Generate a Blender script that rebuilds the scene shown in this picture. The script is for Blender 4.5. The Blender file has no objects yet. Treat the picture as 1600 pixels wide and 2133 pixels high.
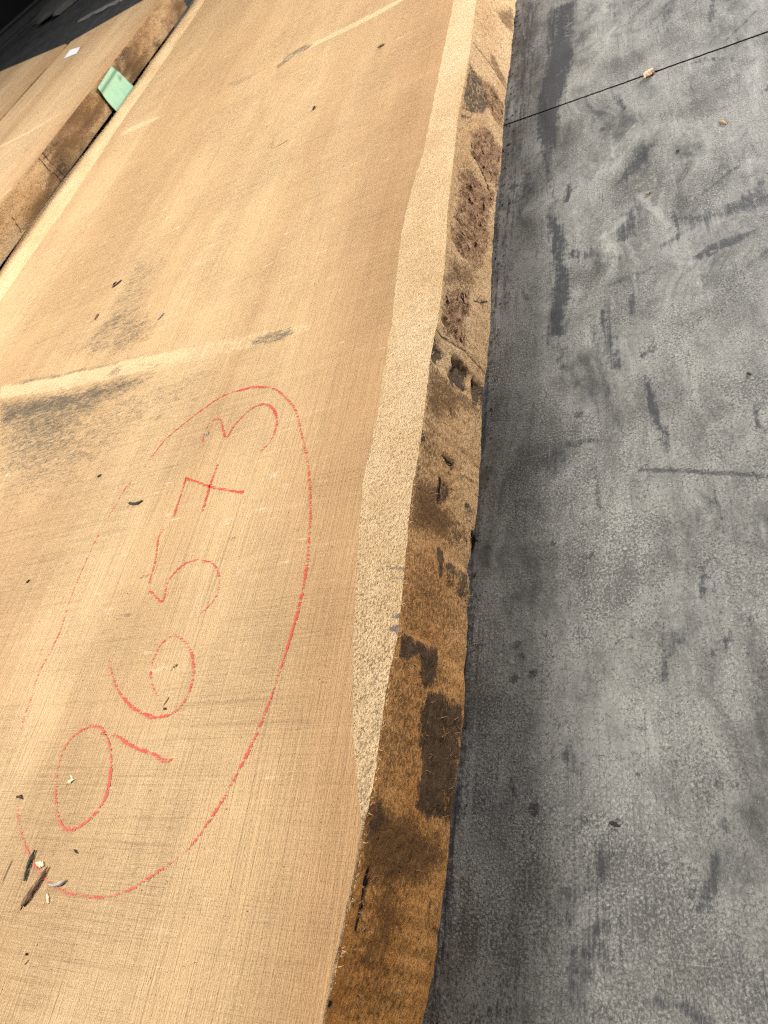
import bpy, math, random
import numpy as np
from mathutils import Matrix, Vector
random.seed(7); rng = np.random.default_rng(7)
S = bpy.context.scene; COL = S.collection

# ------------------------------------------------------------------ camera
CAM_H = 0.45                      # metres above the concrete
H = 0.09                          # thickness of the near slab
F = 1500.0; PC = np.array([800.0, 1066.5])          # focal length / centre in photo pixels (1600 x 2133)
_d1 = np.array([1169.9-PC[0], -1061.0-PC[1], F])    # vanishing point of the slabs' length
_d2 = np.array([-1450-PC[0], 1090-PC[1], F])
AY = _d1/np.linalg.norm(_d1)
_dn = np.cross(_d1, _d2); _dn /= np.linalg.norm(_dn); _dn *= np.sign(_dn[2])
AZ = -_dn; AX = np.cross(AY, AZ); R = np.array([AX, AY, AZ])
cam = bpy.data.cameras.new('camera'); cam_ob = bpy.data.objects.new('camera', cam); COL.objects.link(cam_ob)
cam.sensor_fit = 'VERTICAL'; cam.sensor_height = 24.0; cam.lens = F/2133.0*24.0
cam.clip_start = 0.01; cam.clip_end = 200
_m = np.eye(4); _m[:3, 0] = R@[1, 0, 0]; _m[:3, 1] = R@[0, -1, 0]; _m[:3, 2] = R@[0, 0, -1]; _m[2, 3] = CAM_H
cam_ob.matrix_world = Matrix(_m.tolist())
cam.dof.use_dof = True; cam.dof.focus_distance = 0.52; cam.dof.aperture_fstop = 13.0
S.camera = cam_ob

# ------------------------------------------------------------------ light: a dim warehouse, high soft light from the left
W = bpy.data.worlds.new('World'); S.world = W; W.use_nodes = True
W.node_tree.nodes['Background'].inputs[0].default_value = (0.95, 0.97, 1.0, 1)
W.node_tree.nodes['Background'].inputs[1].default_value = 0.15
def area(name, loc, target, size, power, color, size_y=None):
    l = bpy.data.lights.new(name, 'AREA'); l.energy = power; l.color = color; l.size = size
    if size_y: l.shape = 'RECTANGLE'; l.size_y = size_y
    o = bpy.data.objects.new(name, l); COL.objects.link(o); o.location = loc
    o.rotation_euler = (Vector(target)-Vector(loc)).to_track_quat('-Z', 'Y').to_euler()
    return o
area('skylight_lamp', (-2.5, -0.1, 2.15), (-0.6, 0.7, 0), 1.2, 190, (1.0, 0.95, 0.86))
area('doorway_lamp', (1.15, 2.4, 0.8), (-0.35, 1.0, 0), 0.8, 82, (1.0, 0.98, 0.95))
S.view_settings.view_transform = 'Standard'; S.view_settings.look = 'None'
S.cycles.filter_width = 1.1; S.cycles.use_denoising = False
S.view_settings.exposure = 0.24; S.view_settings.gamma = 1.0

# ------------------------------------------------------------------ helpers
def bp(p, z):
    """point of the horizontal plane z that the photograph shows at pixel p"""
    d = R@np.r_[np.array(p, float)-PC, F]; t = (z-CAM_H)/d[2]
    return np.array([d[0]*t, d[1]*t, z])
def bpx(p, x):
    d = R@np.r_[np.array(p, float)-PC, F]; t = x/d[0]
    return np.array([x, d[1]*t, CAM_H+d[2]*t])
def bps(ps, z): return np.array([bp(p, z)[:2] for p in ps])
def crop(ps, k, ox, oy): return [(ox+x/k, oy+y/k) for x, y in ps]   # points read off an enlarged crop

def sstep(a, b, x):
    t = np.clip((x-a)/(b-a), 0, 1); return t*t*(3-2*t)
def line_d(P, pts):
    pts = np.asarray(pts, float); d = np.full(len(P), 1e9)
    for a, b in zip(pts[:-1], pts[1:]):
        ab = b-a; t = np.clip(((P-a)@ab)/max(ab@ab, 1e-12), 0, 1)
        d = np.minimum(d, np.linalg.norm(P-a-t[:, None]*ab, axis=1))
    return d
def poly_sd(P, pts):
    pts = np.asarray(pts, float); ins = np.zeros(len(P), bool)
    for a, b in zip(pts, np.roll(pts, -1, 0)):
        c = (a[1] > P[:, 1]) != (b[1] > P[:, 1])
        with np.errstate(divide='ignore', invalid='ignore'):
            ins ^= c & (P[:, 0] < (b[0]-a[0])*(P[:, 1]-a[1])/(b[1]-a[1])+a[0])
    d = line_d(P, np.vstack([pts, pts[:1]]))
    return np.where(ins, -d, d)
WARP = .004
def mark(attr, P, pts, soft, val=1.0, w=None):
    """lay a patch (w None) or a stroke of half-width w into attr; the edge runs over +-soft metres"""
    pts = np.asarray(pts, float); mg = soft+(w or 0)+0.01
    wa = WARP*(1 if w is None else .35); mg += wa
    k = np.where((P[:, 0] > pts[:, 0].min()-mg) & (P[:, 0] < pts[:, 0].max()+mg) &
                 (P[:, 1] > pts[:, 1].min()-mg) & (P[:, 1] < pts[:, 1].max()+mg))[0]
    if not len(k): return
    Pk = P[k]; Pk = Pk+wa*2*np.c_[fbm(Pk[:, 0]*70+3, Pk[:, 1]*70, 4), fbm(Pk[:, 0]*70, Pk[:, 1]*70+9, 4)]
    d = poly_sd(Pk, pts) if w is None else line_d(Pk, pts)-w
    attr[k] = np.maximum(attr[k], val*(1-sstep(-soft, soft, d)))
_tab = rng.random((256, 256))
def vnoise(x, y):
    xi = np.floor(x).astype(int); yi = np.floor(y).astype(int); fx = x-xi; fy = y-yi
    fx = fx*fx*(3-2*fx); fy = fy*fy*(3-2*fy); g = lambda a, b: _tab[a & 255, b & 255]
    return (g(xi, yi)*(1-fx)+g(xi+1, yi)*fx)*(1-fy)+(g(xi, yi+1)*(1-fx)+g(xi+1, yi+1)*fx)*fy
def fbm(x, y, n=4):
    s = 0; a = .5
    for i in range(n): s = s+a*(vnoise(x*2**i+17*i, y*2**i+31*i)-.5); a *= .55
    return s

def obj(name, me, mat=None, parent=None, smooth=True):
    o = bpy.data.objects.new(name, me); COL.objects.link(o)
    if mat: me.materials.append(mat)
    if parent: o.parent = parent; o.matrix_parent_inverse = parent.matrix_world.inverted()
    if smooth: me.polygons.foreach_set('use_smooth', [True]*len(me.polygons))
    return o
def mesh(V, Fs, name='mesh'):
    me = bpy.data.meshes.new(name); me.from_pydata([tuple(v) for v in V], [], Fs); me.update(); return me
def grid_mesh(name, P, attrs=None, flip=False):
    r, c = P.shape[:2]; me = bpy.data.meshes.new(name)
    me.vertices.add(r*c); me.vertices.foreach_set('co', P.reshape(-1).astype(np.float32))
    i = np.arange(r*c).reshape(r, c)
    q = np.stack([i[:-1, :-1], i[:-1, 1:], i[1:, 1:], i[1:, :-1]], -1).reshape(-1, 4)
    if flip: q = q[:, ::-1]
    n = len(q); me.loops.add(n*4); me.loops.foreach_set('vertex_index', q.reshape(-1).astype(np.int32))
    me.polygons.add(n); me.polygons.foreach_set('loop_start', (np.arange(n)*4).astype(np.int32))
    me.polygons.foreach_set('loop_total', np.full(n, 4, np.int32)); me.update(calc_edges=True)
    for k, a in (attrs or {}).items():
        at = me.attributes.new(k, 'FLOAT', 'POINT'); at.data.foreach_set('value', a.reshape(-1).astype(np.float32))
    return me
def empty(name, loc, label, cat, group=None):
    o = bpy.data.objects.new(name, None); COL.objects.link(o); o.location = loc; o.empty_display_size = .05
    o['label'] = label; o['category'] = cat; o['kind'] = 'thing'
    if group: o['group'] = group
    bpy.context.view_layer.update(); return o
def tag(o, label, cat, group=None, kind=None):
    o['label'] = label; o['category'] = cat
    if group: o['group'] = group
    if kind: o['kind'] = kind
    return o

# ------------------------------------------------------------------ node materials
class Mat:
    def __init__(s, name):
        s.m = bpy.data.materials.new(name); s.m.use_nodes = True; s.t = s.m.node_tree; s.t.nodes.clear()
        s.out = s.t.nodes.new('ShaderNodeOutputMaterial'); s.b = s.t.nodes.new('ShaderNodeBsdfPrincipled')
        s.t.links.new(s.b.outputs[0], s.out.inputs[0])
        s.co = s.t.nodes.new('ShaderNodeTexCoord').outputs['Object']
    def put(s, i, v):
        if isinstance(v, bpy.types.NodeSocket): s.t.links.new(v, i)
        elif isinstance(v, tuple) and len(v) == 3 and i.type == 'RGBA': i.default_value = (*v, 1)
        else: i.default_value = v
    def node(s, t, **k):
        n = s.t.nodes.new(t)
        for a, v in k.items(): setattr(n, a, v)
        return n
    def attr(s, n): return s.node('ShaderNodeAttribute', attribute_name=n).outputs['Fac']
    def math(s, op, a, b=0.0, clamp=False):
        n = s.node('ShaderNodeMath', operation=op, use_clamp=clamp); s.put(n.inputs[0], a); s.put(n.inputs[1], b); return n.outputs[0]
    def mul(s, a, b): return s.math('MULTIPLY', a, b)
    def add(s, a, b): return s.math('ADD', a, b)
    def scale(s, v, rot=(0, 0, 0), src=None):
        n = s.node('ShaderNodeMapping'); s.put(n.inputs[0], src or s.co); n.inputs['Scale'].default_value = v
        n.inputs['Rotation'].default_value = rot; return n.outputs[0]
    def noise(s, v, sc=1.0, det=3.0, rough=.55, dist=0.0):
        n = s.node('ShaderNodeTexNoise'); s.put(n.inputs['Vector'], v); n.inputs['Scale'].default_value = sc
        n.inputs['Detail'].default_value = det; n.inputs['Roughness'].default_value = rough; n.inputs['Distortion'].default_value = dist
        return n.outputs['Fac']
    def voro(s, v, sc, feature='F1', rnd=1.0):
        n = s.node('ShaderNodeTexVoronoi', feature=feature); s.put(n.inputs['Vector'], v); n.inputs['Scale'].default_value = sc
        n.inputs['Randomness'].default_value = rnd; return n.outputs['Distance']
    def step(s, x, a, b, lo=0.0, hi=1.0):
        n = s.node('ShaderNodeMapRange', interpolation_type='SMOOTHSTEP'); s.put(n.inputs[0], x)
        for k, v in zip((1, 2, 3, 4), (a, b, lo, hi)): s.put(n.inputs[k], v)
        return n.outputs[0]
    def mix(s, f, a, b, mode='MIX'):
        n = s.node('ShaderNodeMix', data_type='RGBA', blend_type=mode); s.put(n.inputs[0], f); s.put(n.inputs[6], a); s.put(n.inputs[7], b); return n.outputs[2]
    def warp(s, v, sc, amt):
        n = s.node('ShaderNodeTexNoise'); s.put(n.inputs['Vector'], v); n.inputs['Scale'].default_value = sc; n.inputs['Detail'].default_value = 2
        a = s.node('ShaderNodeVectorMath', operation='SUBTRACT'); s.put(a.inputs[0], n.outputs['Color']); a.inputs[1].default_value = (.5, .5, .5)
        b = s.node('ShaderNodeVectorMath', operation='SCALE'); s.put(b.inputs[0], a.outputs[0]); b.inputs['Scale'].default_value = amt
        c = s.node('ShaderNodeVectorMath', operation='ADD'); s.put(c.inputs[0], v); s.put(c.inputs[1], b.outputs[0]); return c.outputs[0]
    def done(s, col, rough=.8, bump=None, dist=.001, strength=1.0, spec=.3):
        s.put(s.b.inputs['Base Color'], col); s.put(s.b.inputs['Roughness'], rough); s.b.inputs['Specular IOR Level'].default_value = spec
        if bump is not None:
            n = s.node('ShaderNodeBump'); n.inputs['Strength'].default_value = strength; n.inputs['Distance'].default_value = dist
            s.put(n.inputs['Height'], bump); s.t.links.new(n.outputs[0], s.b.inputs['Normal'])
        return s.m

def m_sawn(name, c_lo, c_hi):
    """bandsawn heartwood: long grain bands, cross saw marks, pale torn flecks, stains from the mesh's own marks"""
    m = Mat(name)
    wv = m.warp(m.co, 1.2, .05)
    band = m.noise(m.scale((7, .45, 7), src=wv), 1, 4, .6)
    fine = m.noise(m.scale((95, 2.2, 95), src=wv), 1, 4, .65)
    col = m.mix(m.step(band, .32, .68), c_lo, c_hi)
    # colour of the heart towards its right border
    edge = m.attr('edge')
    e = m.mul(m.step(m.add(edge, m.mul(m.add(band, -.5), .5)), .22, .85), .68)
    col = m.mix(e, col, tuple(x*k for x, k in zip(c_lo, (.84, .74, .66))))
    col = m.mix(m.step(fine, .3, .75, .14, 0), col, (.21, .12, .055))
    # saw strokes across
    saw = m.noise(m.scale((4.5, 420, 60), (0, 0, .07)), 1, 5, .75)
    streak = m.noise(m.scale((330, 6, 60), src=wv), 1, 5, .75)
    weave = m.noise(m.scale((520, 380, 300)), 1, 4, .8)
    saw2 = m.noise(m.scale((5, 60, 20), (0, 0, .03)), 1, 4, .6)
    col = m.mix(m.step(weave, .30, .50, .12, 0), col, (.26, .15, .07))
    col = m.mix(m.step(weave, .54, .72, 0, .10), col, (.74, .56, .35))
    pz = m.noise(m.scale((5, 4, 5), src=m.warp(m.co, 3, .12)), 1, 3, .6); pz1 = m.step(pz, .38, .62, .15, 1.0); pz2 = m.step(pz, .40, .62, 1.0, .25)
    col = m.mix(m.mul(m.step(saw, .30, .50, .38, 0), pz1), col, (.24, .14, .07))
    col = m.mix(m.mul(m.step(saw, .56, .72, 0, .30), pz1), col, (.72, .52, .30))
    col = m.mix(m.mul(m.step(streak, .28, .48, .40, 0), pz2), col, (.22, .125, .06))
    col = m.mix(m.step(streak, .58, .76, 0, .18), col, (.72, .53, .31))
    col = m.mix(m.step(saw2, .55, .75, 0, .16), col, (.70, .52, .32))
    # torn flecks, short and pale, lying across
    fl = m.noise(m.scale((42, 230, 60), (0, 0, .05)), 1, 1.5, .5)
    flm = m.noise(m.scale((9, 5, 9)), 1, 3, .6)
    sx = m.node('ShaderNodeSeparateXYZ'); m.put(sx.inputs[0], m.co)
    f = m.mul(m.mul(m.step(fl, .67, .80), m.step(flm, .42, .6)), m.step(sx.outputs[1], .0, .75, .25, 1.0))
    col = m.mix(m.mul(f, .9), col, (.82, .64, .42))
    # pores and pin specks
    po = m.noise(m.scale((900, 240, 300)), 1, 2, .6)
    col = m.mix(m.step(po, .62, .78, 0, .34), col, (.16, .085, .035))
    po2 = m.noise(m.scale((420, 420, 420)), 1, 2, .5)
    patch = m.noise(m.scale((6, 3, 6)), 1, 3, .6)
    col = m.mix(m.mul(m.step(po2, .72, .78), m.step(patch, .48, .62)), col, (.09, .05, .025))
    # pale strip, grey dirt, hairline, chalk
    grit = m.noise(m.scale((260, 330, 260)), 1, 4, .75)
    gritc = m.noise(m.scale((45, 130, 60), (0, 0, .07)), 1, 5, .7)
    gritx = m.noise(m.scale((130, 520, 260), (0, 0, .07)), 1, 4, .75)
    col = m.mix(m.step(m.add(m.attr('pale'), m.add(m.mul(m.add(grit, -.5), .9), m.mul(m.add(streak, -.5), .5))), .32, .72, 0, .80), col, (.66, .48, .28))
    g = m.step(m.add(m.attr('grey'), m.add(m.mul(m.add(gritx, -.5), 2.3), m.add(m.mul(m.add(gritc, -.5), 1.2), m.mul(m.add(weave, -.5), 1.6)))), .20, 1.10)
    col = m.mix(m.mul(g, .90), col, (.075, .064, .048))
    col = m.mix(m.mul(m.step(m.add(m.attr('hair'), m.mul(m.add(gritc, -.5), .8)), .3, .8), .8), col, (.13, .07, .03))
    c = m.step(m.add(m.attr('chalk'), m.add(m.mul(m.add(gritc, -.5), 1.0), m.mul(m.add(grit, -.5), .6))), .35, 1.0)
    col = m.mix(m.mul(c, .8), col, (.84, .77, .71))
    bump = m.add(m.add(m.mul(m.mul(saw, pz1), 1.3), m.mul(po, -.3)), m.add(m.mul(grit, .12), m.mul(fine, .6)))
    fz = m.noise(m.scale((1000, 620, 700)), 1, 3, .65)
    bump = m.add(m.add(bump, m.mul(f, .3)), m.add(m.mul(fz, .35), m.mul(streak, 1.0)))
    return m.done(col, .72, bump, .0024, 1.0, .25)

def m_sap(k=1.0, name='sapwood'):
    m = Mat(name)
    big = m.noise(m.scale((14, 9, 14)), 1, 4, .6)
    col = m.mix(m.step(big, .3, .7), tuple(x*k for x in (.56, .38, .20)), tuple(x*k for x in (.68, .50, .30)))
    grain = m.noise(m.scale((500, 400, 500)), 1, 4, .75)
    gr2 = m.noise(m.scale((700, 420, 700)), 1, 2, .6)
    col = m.mix(m.step(grain, .48, .66, 0, .55), col, (.32, .19, .09))
    col = m.mix(m.step(grain, .28, .46, .45, 0), col, (.84, .70, .50))
    pits = m.noise(m.scale((850, 480, 850)), 1, 2, .6)
    pm = m.add(m.attr('pit'), m.mul(m.add(m.noise(m.scale((20, 20, 20)), 1, 2), -.5), .5))
    col = m.mix(m.mul(m.step(m.add(pits, m.mul(pm, .13)), .64, .76), .62), col, (.20, .11, .05))
    col = m.mix(m.step(m.add(m.attr('grey'), m.mul(m.add(grain, -.5), 1.0)), .35, .65, 0, .82), col, (.14, .125, .135))
    bump = m.add(m.mul(grain, 1.0), m.add(m.mul(gr2, .6), m.mul(pits, -.4)))
    return m.done(col, .9, bump, .0034, 1.0, .15)

def m_side(name='sawn_edge'):
    m = Mat(name)
    wv = m.warp(m.co, 6, .03)
    big = m.noise(m.scale((10, 5, 16), src=wv), 1, 4, .6)
    grain = m.noise(m.scale((420, 130, 520), src=wv), 1, 5, .75)
    grit = m.noise(m.scale((420, 200, 420)), 1, 4, .7)
    med = m.noise(m.scale((60, 32, 60)), 1, 4, .65)
    col = m.mix(m.step(big, .3, .7), (.66, .41, .20), (.82, .57, .32))
    col = m.mix(m.attr('warm'), col, m.mix(m.step(big, .3, .7), (.58, .235, .055), (.74, .36, .11)))
    col = m.mix(m.step(grain, .34, .58, .55, 0), col, (.20, .105, .045))
    # brown weathering speckle
    sp = m.noise(m.scale((620, 280, 620)), 1, 3, .65)
    bm = m.add(m.attr('brown'), m.mul(m.add(med, -.5), .7))
    col = m.mix(m.mul(m.step(m.add(sp, m.mul(bm, .30)), .56, .70), .62), col, (.13, .062, .024))
    col = m.mix(m.step(m.add(m.attr('brown'), m.mul(m.add(grit, -.5), .9)), .35, 1.1, 0, .7), col, (.13, .065, .027))
    bk = m.step(m.add(m.attr('bark'), m.add(m.mul(m.add(grit, -.5), 1.3), m.mul(m.add(med, -.5), .9))), .30, .80)
    barkc = m.mix(m.step(grain, .3, .7), (.25, .125, .062), (.52, .31, .175))
    col = m.mix(m.mul(bk, .88), col, barkc)
    crk = m.math('ABSOLUTE', m.add(m.noise(m.scale((60, 42, 85), src=wv), 1, 4, .7), -.5))
    col = m.mix(m.mul(m.mul(m.step(crk, .0, .035, .9, 0), bk), m.step(med, .40, .55)), col, (.03, .018, .011))
    strk = m.noise(m.scale((300, 26, 120), (.5, 0, 0)), 1, 4, .7)
    g = m.step(m.add(m.attr('grey'), m.add(m.mul(m.add(grit, -.5), 1.7), m.add(m.mul(m.add(strk, -.5), 1.6), m.mul(m.add(med, -.5), .8)))), .30, .80)
    greyc = m.mix(m.step(strk, .3, .72), (.022, .018, .014), (.115, .08, .055))
    col = m.mix(m.mul(g, .90), col, greyc)
    k = m.step(m.add(m.attr('black'), m.mul(m.add(grit, -.5), .9)), .35, .6)  # near-black cracks, with crevice shade painted into the colour
    col = m.mix(m.mul(k, .95), col, (.014, .010, .008))
    bump = m.add(m.add(m.mul(grain, .7), m.mul(grit, 1.0)), m.mul(med, .7))
    return m.done(col, .88, bump, .004, 1.0, .15)

def m_concrete():
    m = Mat('worn_concrete')
    wv = m.warp(m.co, 9, .05)
    big = m.noise(m.scale((5.5, 3.6, 4)), 1, 5, .62)
    swirl = m.noise(m.scale((34, 6, 20), (0, 0, -.7), src=m.warp(m.warp(m.co, 3.5, .16), 11, .05)), 1, 5, .7)
    mid = m.noise(m.scale((24, 17, 16), (0, 0, .5), src=m.warp(m.warp(m.co, 5, .10), 16, .035)), 1, 6, .70)
    fin = m.noise(m.scale((150, 130, 110)), 1, 5, .75)
    spk = m.noise(m.scale((600, 500, 330)), 1, 4, .75)
    sc = m.noise(m.scale((260, 12, 50), (0, 0, .12)), 1, 4, .7)           # wheel scour, along
    sc2 = m.noise(m.scale((120, 9, 50), (0, 0, -.95)), 1, 4, .7)          # and askew
    cv = m.warp(m.warp(m.co, 190, .004), 40, .006)
    cell = m.voro(cv, 430, 'DISTANCE_TO_EDGE')
    rid = m.math('ABSOLUTE', m.add(m.noise(m.scale((250, 210, 200), src=cv), 1, 3, .6), -.5))
    crz = m.voro(m.warp(m.warp(m.co, 70, .014), 300, .003), 95, 'DISTANCE_TO_EDGE')
    t = m.add(m.add(m.mul(big, .50), m.mul(swirl, .42)), m.add(m.mul(mid, .50), m.mul(fin, .26)))
    t = m.step(t, .60, .98)
    col = m.mix(t, (.036, .0355, .035), (.31, .30, .275))
    hue = m.noise(m.scale((11, 9, 9)), 1, 3, .6)
    col = m.mix(m.step(hue, .52, .72, 0, .40), col, (.120, .098, .070))    # brownish dirt
    col = m.mix(m.step(hue, .28, .46, .30, 0), col, (.085, .093, .108))    # bluish wear
    upper = m.node('ShaderNodeSeparateXYZ'); m.put(upper.inputs[0], m.co)
    col = m.mix(m.mul(m.step(swirl, .54, .70, 0, .75), m.step(upper.outputs[1], .35, .75)), col, (.31, .302, .282))
    col = m.mix(m.mul(m.step(swirl, .30, .44, .55, 0), m.step(upper.outputs[1], .35, .75)), col, (.05, .051, .054))
    zone = m.step(m.noise(m.scale((9, 7, 7)), 1, 4, .6), .36, .60)
    col = m.mix(m.mul(m.step(cell, .02, .20, .42, 0), zone), col, (.045, .045, .045))
    col = m.mix(m.mul(m.step(cell, .22, .5, 0, .38), zone), col, (.36, .355, .34))
    col = m.mix(m.mul(m.step(rid, .0, .05, .60, 0), m.step(fin, .38, .60)), col, (.035, .035, .035))
    col = m.mix(m.mul(m.step(crz, 0, .05, .60, 0), m.step(fin, .42, .6)), col, (.035, .035, .035))
    col = m.mix(m.step(m.add(spk, m.add(m.mul(m.add(mid, -.5), .55), m.mul(m.add(hue, -.5), .6))), .50, .64, 0, .68), col, (.03, .03, .031))
    hs = m.noise(m.scale((620, 9, 60), (0, 0, .10)), 1, 3, .6); hs2 = m.noise(m.scale((9, 620, 60), (0, 0, .25)), 1, 3, .6)
    col = m.mix(m.mul(m.step(hs, .62, .70, 0, .75), m.step(mid, .46, .60)), col, (.028, .028, .03))
    col = m.mix(m.mul(m.step(hs2, .66, .73, 0, .6), m.step(hue, .5, .66)), col, (.34, .33, .31))
    col = m.mix(m.step(spk, .30, .43, .30, 0), col, (.36, .352, .335))
    col = m.mix(m.mul(m.step(sc, .54, .72, 0, .6), m.step(big, .40, .6)), col, (.055, .055, .057))
    col = m.mix(m.mul(m.step(sc2, .56, .72, 0, .45), m.step(mid, .4, .6)), col, (.32, .315, .30))
    # rubber smears and painted shade, pale scrapes, brown drag marks laid on the floor
    r = m.step(m.add(m.attr('rubber_shade'), m.add(m.mul(m.add(fin, -.5), 1.5), m.mul(m.add(sc, -.5), 1.4))), .28, .78)
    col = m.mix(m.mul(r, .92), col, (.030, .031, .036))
    r2 = m.step(m.add(m.attr('scratch'), m.add(m.mul(m.add(spk, -.5), 1.6), m.mul(m.add(fin, -.5), .9))), .35, .8)
    col = m.mix(m.mul(r2, .8), col, (.03, .03, .032))
    p = m.step(m.add(m.attr('scuff'), m.add(m.mul(m.add(fin, -.5), 1.8), m.mul(m.add(sc2, -.5), 1.2))), .35, 1.0)
    col = m.mix(m.mul(p, .55), col, (.34, .335, .315))
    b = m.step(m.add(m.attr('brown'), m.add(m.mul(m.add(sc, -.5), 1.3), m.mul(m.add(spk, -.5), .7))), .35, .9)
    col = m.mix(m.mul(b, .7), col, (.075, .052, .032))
    rough = m.step(t, 0, 1, .42, .62)
    bump = m.add(m.add(m.mul(m.step(cell, 0, .3), m.mul(zone, .15)), m.mul(fin, .7)), m.mul(spk, .6))
    return m.done(col, rough, bump, .0007, .8, .4)

def m_plain(name, col, rough=.7, var=.35, sc=120.0, spec=.3, stretch=(1, 1, 1)):
    m = Mat(name); n = m.noise(m.scale(tuple(sc*v for v in stretch)), 1, 4, .65)
    c = m.mix(m.step(n, .3, .7), tuple(x*(1-var) for x in col), tuple(min(1, x*(1+var)) for x in col))
    return m.done(c, rough, n, .0008, .6, spec)

def m_crayon():
    m = Mat('red_wax_crayon')
    hatch = m.noise(m.scale((90, 620, 100), (0, 0, .35)), 1, 3, .65)
    grit = m.noise(m.scale((650, 650, 650)), 1, 3, .7)
    lo = m.noise(m.scale((40, 40, 40)), 1, 3, .6)
    u = m.attr('press')
    a = m.step(m.add(m.add(u, m.mul(m.add(hatch, -.5), 2.6)), m.add(m.mul(m.add(grit, -.5), 1.5), m.mul(m.add(lo, -.5), .8))), .30, .58)
    c = m.mix(m.step(grit, .35, .7), (.46, .032, .018), (.60, .075, .042))
    m.done(c, .65, None, spec=.3)
    tr = m.node('ShaderNodeBsdfTransparent'); mx = m.node('ShaderNodeMixShader')
    m.put(mx.inputs[0], m.mul(a, .9)); m.t.links.new(tr.outputs[0], mx.inputs[1]); m.t.links.new(m.b.outputs[0], mx.inputs[2])
    m.t.links.new(mx.outputs[0], m.out.inputs[0]); return m.m

HEART = m_sawn('sawn_heartwood', (.475, .303, .152), (.575, .395, .212))
HEART2 = m_sawn('sawn_heartwood_dry', (.46, .295, .155), (.60, .42, .24))
SAP = m_sap(1.09); SAPL = m_sap(1.22, 'pale_sapwood'); SIDE = m_side(); CONC = m_concrete(); CRAYON = m_crayon()
DIRT = m_plain('joint_dirt', (.018, .017, .016), .95)
UNDER = m_plain('raw_timber', (.30, .19, .10), .85, .3, 60, .2, (1, .1, 1))

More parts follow.
